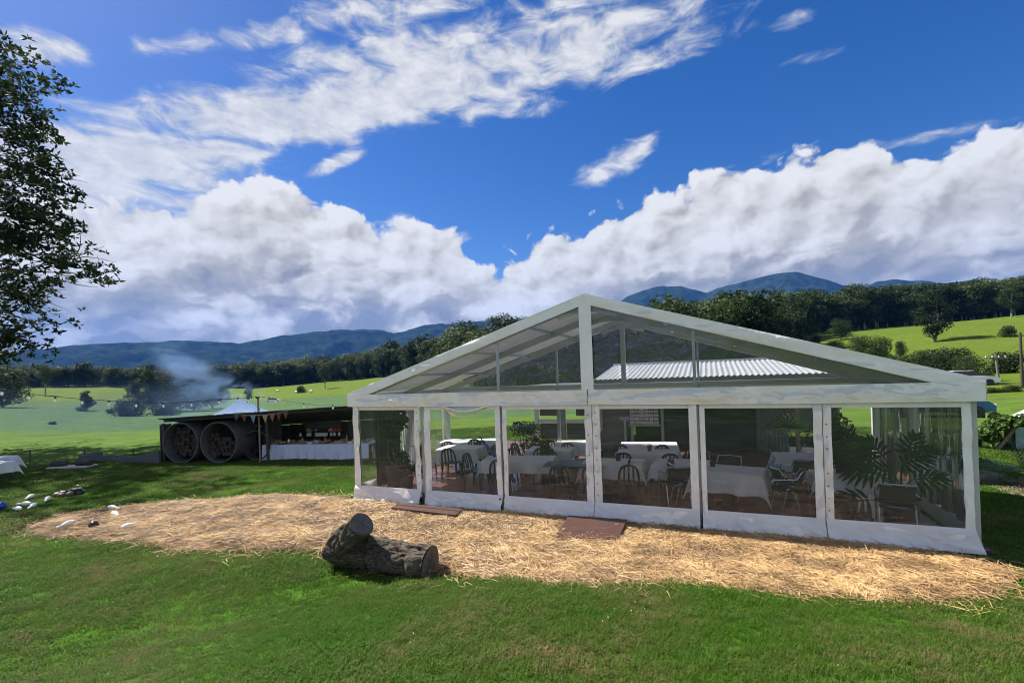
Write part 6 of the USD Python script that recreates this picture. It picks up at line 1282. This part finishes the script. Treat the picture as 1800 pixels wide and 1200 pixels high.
for px, py, lb in ((488, 688, 'left'), (521, 691, 'middle'), (547, 690, 'right')):
    p = hit(px, py); t = thing('wrapped_bale', f'white wrapped hay bale on the far bright slope, {lb} of three', 'hay bale', p); mb = MB(); mb.lathe([(0, -.6), (.55, -.6), (.65, -.5), (.65, .5), (.55, .6), (0, .6)], (0, 0, .6), 18, [[0, 0, 1], [1, 0, 0], [0, 1, 0]]); obj('wrap', mb, M['white_plastic'], t, 40)

# ------------------------------------------------------------------ right edge: hut, vine, poles, cycad
def hut():
    p = hit(1786, 789); y = p[1]; k = y / FPX; t = thing('small_hut', 'small pale hut with a gabled roof at the right edge', 'hut', p, -.62); W, Dp, eh, rh = 1.25, .85, 50 * k, 72 * k
    mb = MB(); n = 8
    for i in range(n): a, b = i * eh / n, (i + 1) * eh / n - .006; w = MB(); w.box((W / 2, .012 * 0, (a + b) / 2), (W, .03, b - a)); obj('wall_board', w, M['house_blue'], t)
    g = MB(); g.add([(0, -.014, eh), (W, -.014, eh), (W / 2, -.014, rh), (0, .014, eh), (W, .014, eh), (W / 2, .014, rh)], [[0, 1, 2], [3, 5, 4], [0, 3, 4], [0, 4, 1], [1, 4, 5], [1, 5, 2], [2, 5, 3], [2, 3, 0]]); obj('gable', g, M['house_blue'], t)
    for i in range(6): a, b = i * Dp / 6, (i + 1) * Dp / 6 - .006; w = MB(); w.box((.0 - .015, (a + b) / 2 + .02, eh / 2), (.03, b - a, eh)); obj('side_board', w, M['wood_dark'], t)
    w = MB(); w.box((W, Dp / 2 + .02, eh / 2), (.03, Dp, eh)); obj('side_wall', w, M['house_blue'], t)
    for s in (0, 1):
        x0, x1 = (-.12, W / 2) if s == 0 else (W + .12, W / 2); v, f = sheet(lambda u, v: np.stack([x0 + (x1 - x0) * u, -.12 + (Dp + .2) * v, (eh - .06) + (rh + .04 - eh + .06) * u], -1), 4, 3, .035, (0, 0, 1)); obj('roof', (v, f if s == 0 else f[:, ::-1]), M['house_white'], t)
        mb = MB(); mb.bar((x0, -.135, eh - .06), (x1, -.135, rh + .03), .03, .08); obj('barge_board', mb, M['car_white'], t)
    mb = MB(); mb.bar((-.5, -.35, 0), (-.02, -.25, .78), .09); obj('prop', mb, M['pole_wood'], t)
hut()
def vine():
    p = hit(1745, 786); k = p[1] / FPX; t = thing('vine_arbour', 'arbour post smothered in bright green vine beside the hut', 'vine', p); rng = np.random.default_rng(14)
    mb = MB(); mb.tube([(0, 0, -.05), (.01, 0, .7)], .05, 8); obj('post', mb, M['pole_wood'], t, True); mb = MB(); mb.tube([(.55, .1, -.05), (.56, .1, .95)], .045, 8); obj('post', mb, M['pole_wood'], t, True)
    bl = [(x * k, .3 * rng.normal(), z * k, r * k, r * k * 1.1, r * k * .8) for x, z, r in ((-26, 12, 13), (-22, 28, 14), (-12, 44, 14), (2, 52, 13), (12, 48, 12), (20, 38, 10), (-4, 34, 13), (-28, 6, 10), (10, 30, 10), (-16, 20, 12), (8, 60, 8), (-10, 58, 8))]
    obj('foliage', blobs_crown(rng, bl, 2600, .14, .6, .7), M['leaf_vine'], t)
    mb = MB()
    for b in bl[:8]: limb(mb, (0, 0, .5), b[:3], .02, .008, rng, .12, 5, 5)
    obj('vine_stem', mb, M['bark'], t, True)
vine()
def pole(label, px, py, top, r, rad, m, arm, insul, arm_z=.3, tiltx=0.0):
    p = at_r(px, r); h = p[1] * ((659 - .0355 * (px - 900)) - top) / FPX + EYE - p[2]; t = thing('power_pole', label, 'power pole', p); mb = MB(); mb.tube([(0, 0, -.3), (tiltx * .5, 0, h * .5), (tiltx, 0, h)], [rad, rad * .85, rad * .7], 12); obj('shaft', mb, M[m], t, True)
    if arm:
        a = MB(); a.bar((tiltx - arm, 0, h - arm_z), (tiltx + arm, 0, h - arm_z), .11, .09); ar = obj('crossarm', a, M['power_pole'], t)
        for x in insul: mb = MB(); mb.lathe([(0, 0), (.05, 0), (.06, .04), (.035, .07), (.06, .10), (.03, .15), (0, .15)], (tiltx + x, 0, h - arm_z + .045), 10); obj('insulator', mb, M['white_plastic'], ar, True)
    return p, h
PA, HA = pole('pale thin power pole with a crossarm on the right field', 1757, 715, 622, 62, .11, 'power_pole', 1.1, (-.9, -.3, .3, .9), .35, -.25)
PB, HB = pole('dark power pole cut by the right edge of the view', 1798, 712, 584, 58, .12, 'black_pole', 0, (), 0, -.05); 
def wires(label, a, b, n, sag):
    o = a[0]; t = thing('power_line', label, 'power line', o)
    for i in range(n): us = np.linspace(0, 1, 24)[:, None]; p = a[i] + (b[i] - a[i]) * us - np.array([0, 0, 1]) * sag * (4 * us * (1 - us)) - o; mb = MB(); mb.tube(p, .012, 4, False); obj('wire', mb, M['rope'], t, True)
ta = [PA + [x - .25, 0, HA - .15] for x in (-.9, -.3, .3, .9)]
wires('wires running left from the pale pole across the dark hedge', ta, [point(1380 + 8 * i, 668 + i * 3, 90) for i in range(4)], 4, .9); wires('wires between the pale pole and the dark pole', ta[:3], [PB + [0, 0, HB - .9 - .5 * i] for i in range(3)], 3, .25)
def cycad():
    p = hit(1803, 856); t = thing('cycad', 'dark green cycad bush at the right edge of the lawn', 'plant', p); rng = np.random.default_rng(3); mb = MB(); mb.lathe([(.10, -.05), (.12, .15), (.08, .30), (0, .32)], sides=14); obj('trunk', mb, M['bark'], t, 40)
    for k in range(30):
        a = k * 2.4; el = .1 + 1.2 * ((k * .37) % 1); L = .85 + .2 * rng.random(); o = np.array([math.cos(a) * math.cos(el), math.sin(a) * math.cos(el), math.sin(el)]); s = np.cross(o, [0, 0, 1]); s /= np.linalg.norm(s); mb = MB(); b = np.array([0, 0, .32])
        for j in range(11):
            f = (j + 1) / 11; c = b + o * L * f - np.array([0, 0, .30 * L * f * f])
            for sg in (-1, 1): blade_leaf(mb, c, c + (s * sg * .8 + o * .6) * .26 * math.sin(np.pi * (.12 + .8 * f)), .017, 4, .15)
        obj('frond', mb, M['leaf_palm'], t)
cycad()

# ------------------------------------------------------------------ smoke from a fire behind the shed
def smoke(label, px, py, r, rx, ry, tilt, dens, lo=.44, hi=.70):
    """a soft ellipsoid of thin smoke, thinning to nothing at its edge; half sizes in pixels"""
    c = point(px, py, r); s = r / FPX; n = COUNT.get(('/World', 'smoke'), -1) + 1
    mtl = usdkit.material(stage, f'/World/Looks/smoke_volume_{n}', {'g': ('geometry', {}), 't': ('texture_coordinate', {}), 'l': ('vector_math', dict(math_type='length')), 'mp': ('mapping', dict(mapping_type='point', rotation=(0, .6, 0), scale=(.55, .55, 1.0))), 'n': ('noise_texture', dict(scale=1.1, detail=5.0, roughness=.6, distortion=.9)),
        'r': ('map_range', dict(range_type='smoothstep', from_min=lo, from_max=hi, to_min=0.0, to_max=dens, clamp=True)), 'f': ('map_range', dict(range_type='smoothstep', from_min=.98, from_max=.15, to_min=0.0, to_max=1.0, clamp=True)), 'm': ('math', dict(math_type='multiply')), 'v': ('principled_volume', dict(color=(.30, .52, .95), anisotropy=.1))},
        [('g.position', 'mp.vector'), ('mp.vector', 'n.vector'), ('n.fac', 'r.value'), ('t.object', 'l.vector1'), ('l.value', 'f.value'), ('r.result', 'm.value1'), ('f.result', 'm.value2'), ('m.value', 'v.density')], volume='v.volume')
    o = obj('smoke', trimesh.creation.icosphere(3, 1.0), mtl); tag(o, label, 'smoke', kind='stuff'); x = UsdGeom.Xformable(o); x.AddTranslateOp().Set(Gf.Vec3d(*c)); x.AddRotateYOp().Set(-math.degrees(tilt)); x.AddScaleOp().Set(Gf.Vec3f(rx * s, max(rx, ry) * s * .7, ry * s))
smoke('dense blue smoke rolling up from behind the shed', 372, 682, 25.5, 72, 40, -.5, 1.3)
smoke('blue smoke wisp rising above the dark clump', 325, 645, 25.5, 66, 36, -.75, .9)
smoke('smoke around the peak of the blue canopy', 436, 696, 25.5, 50, 26, -.1, .6)
smoke('thin veil of smoke over the left paddocks', 180, 720, 27, 240, 52, .0, .085, .30, .65)
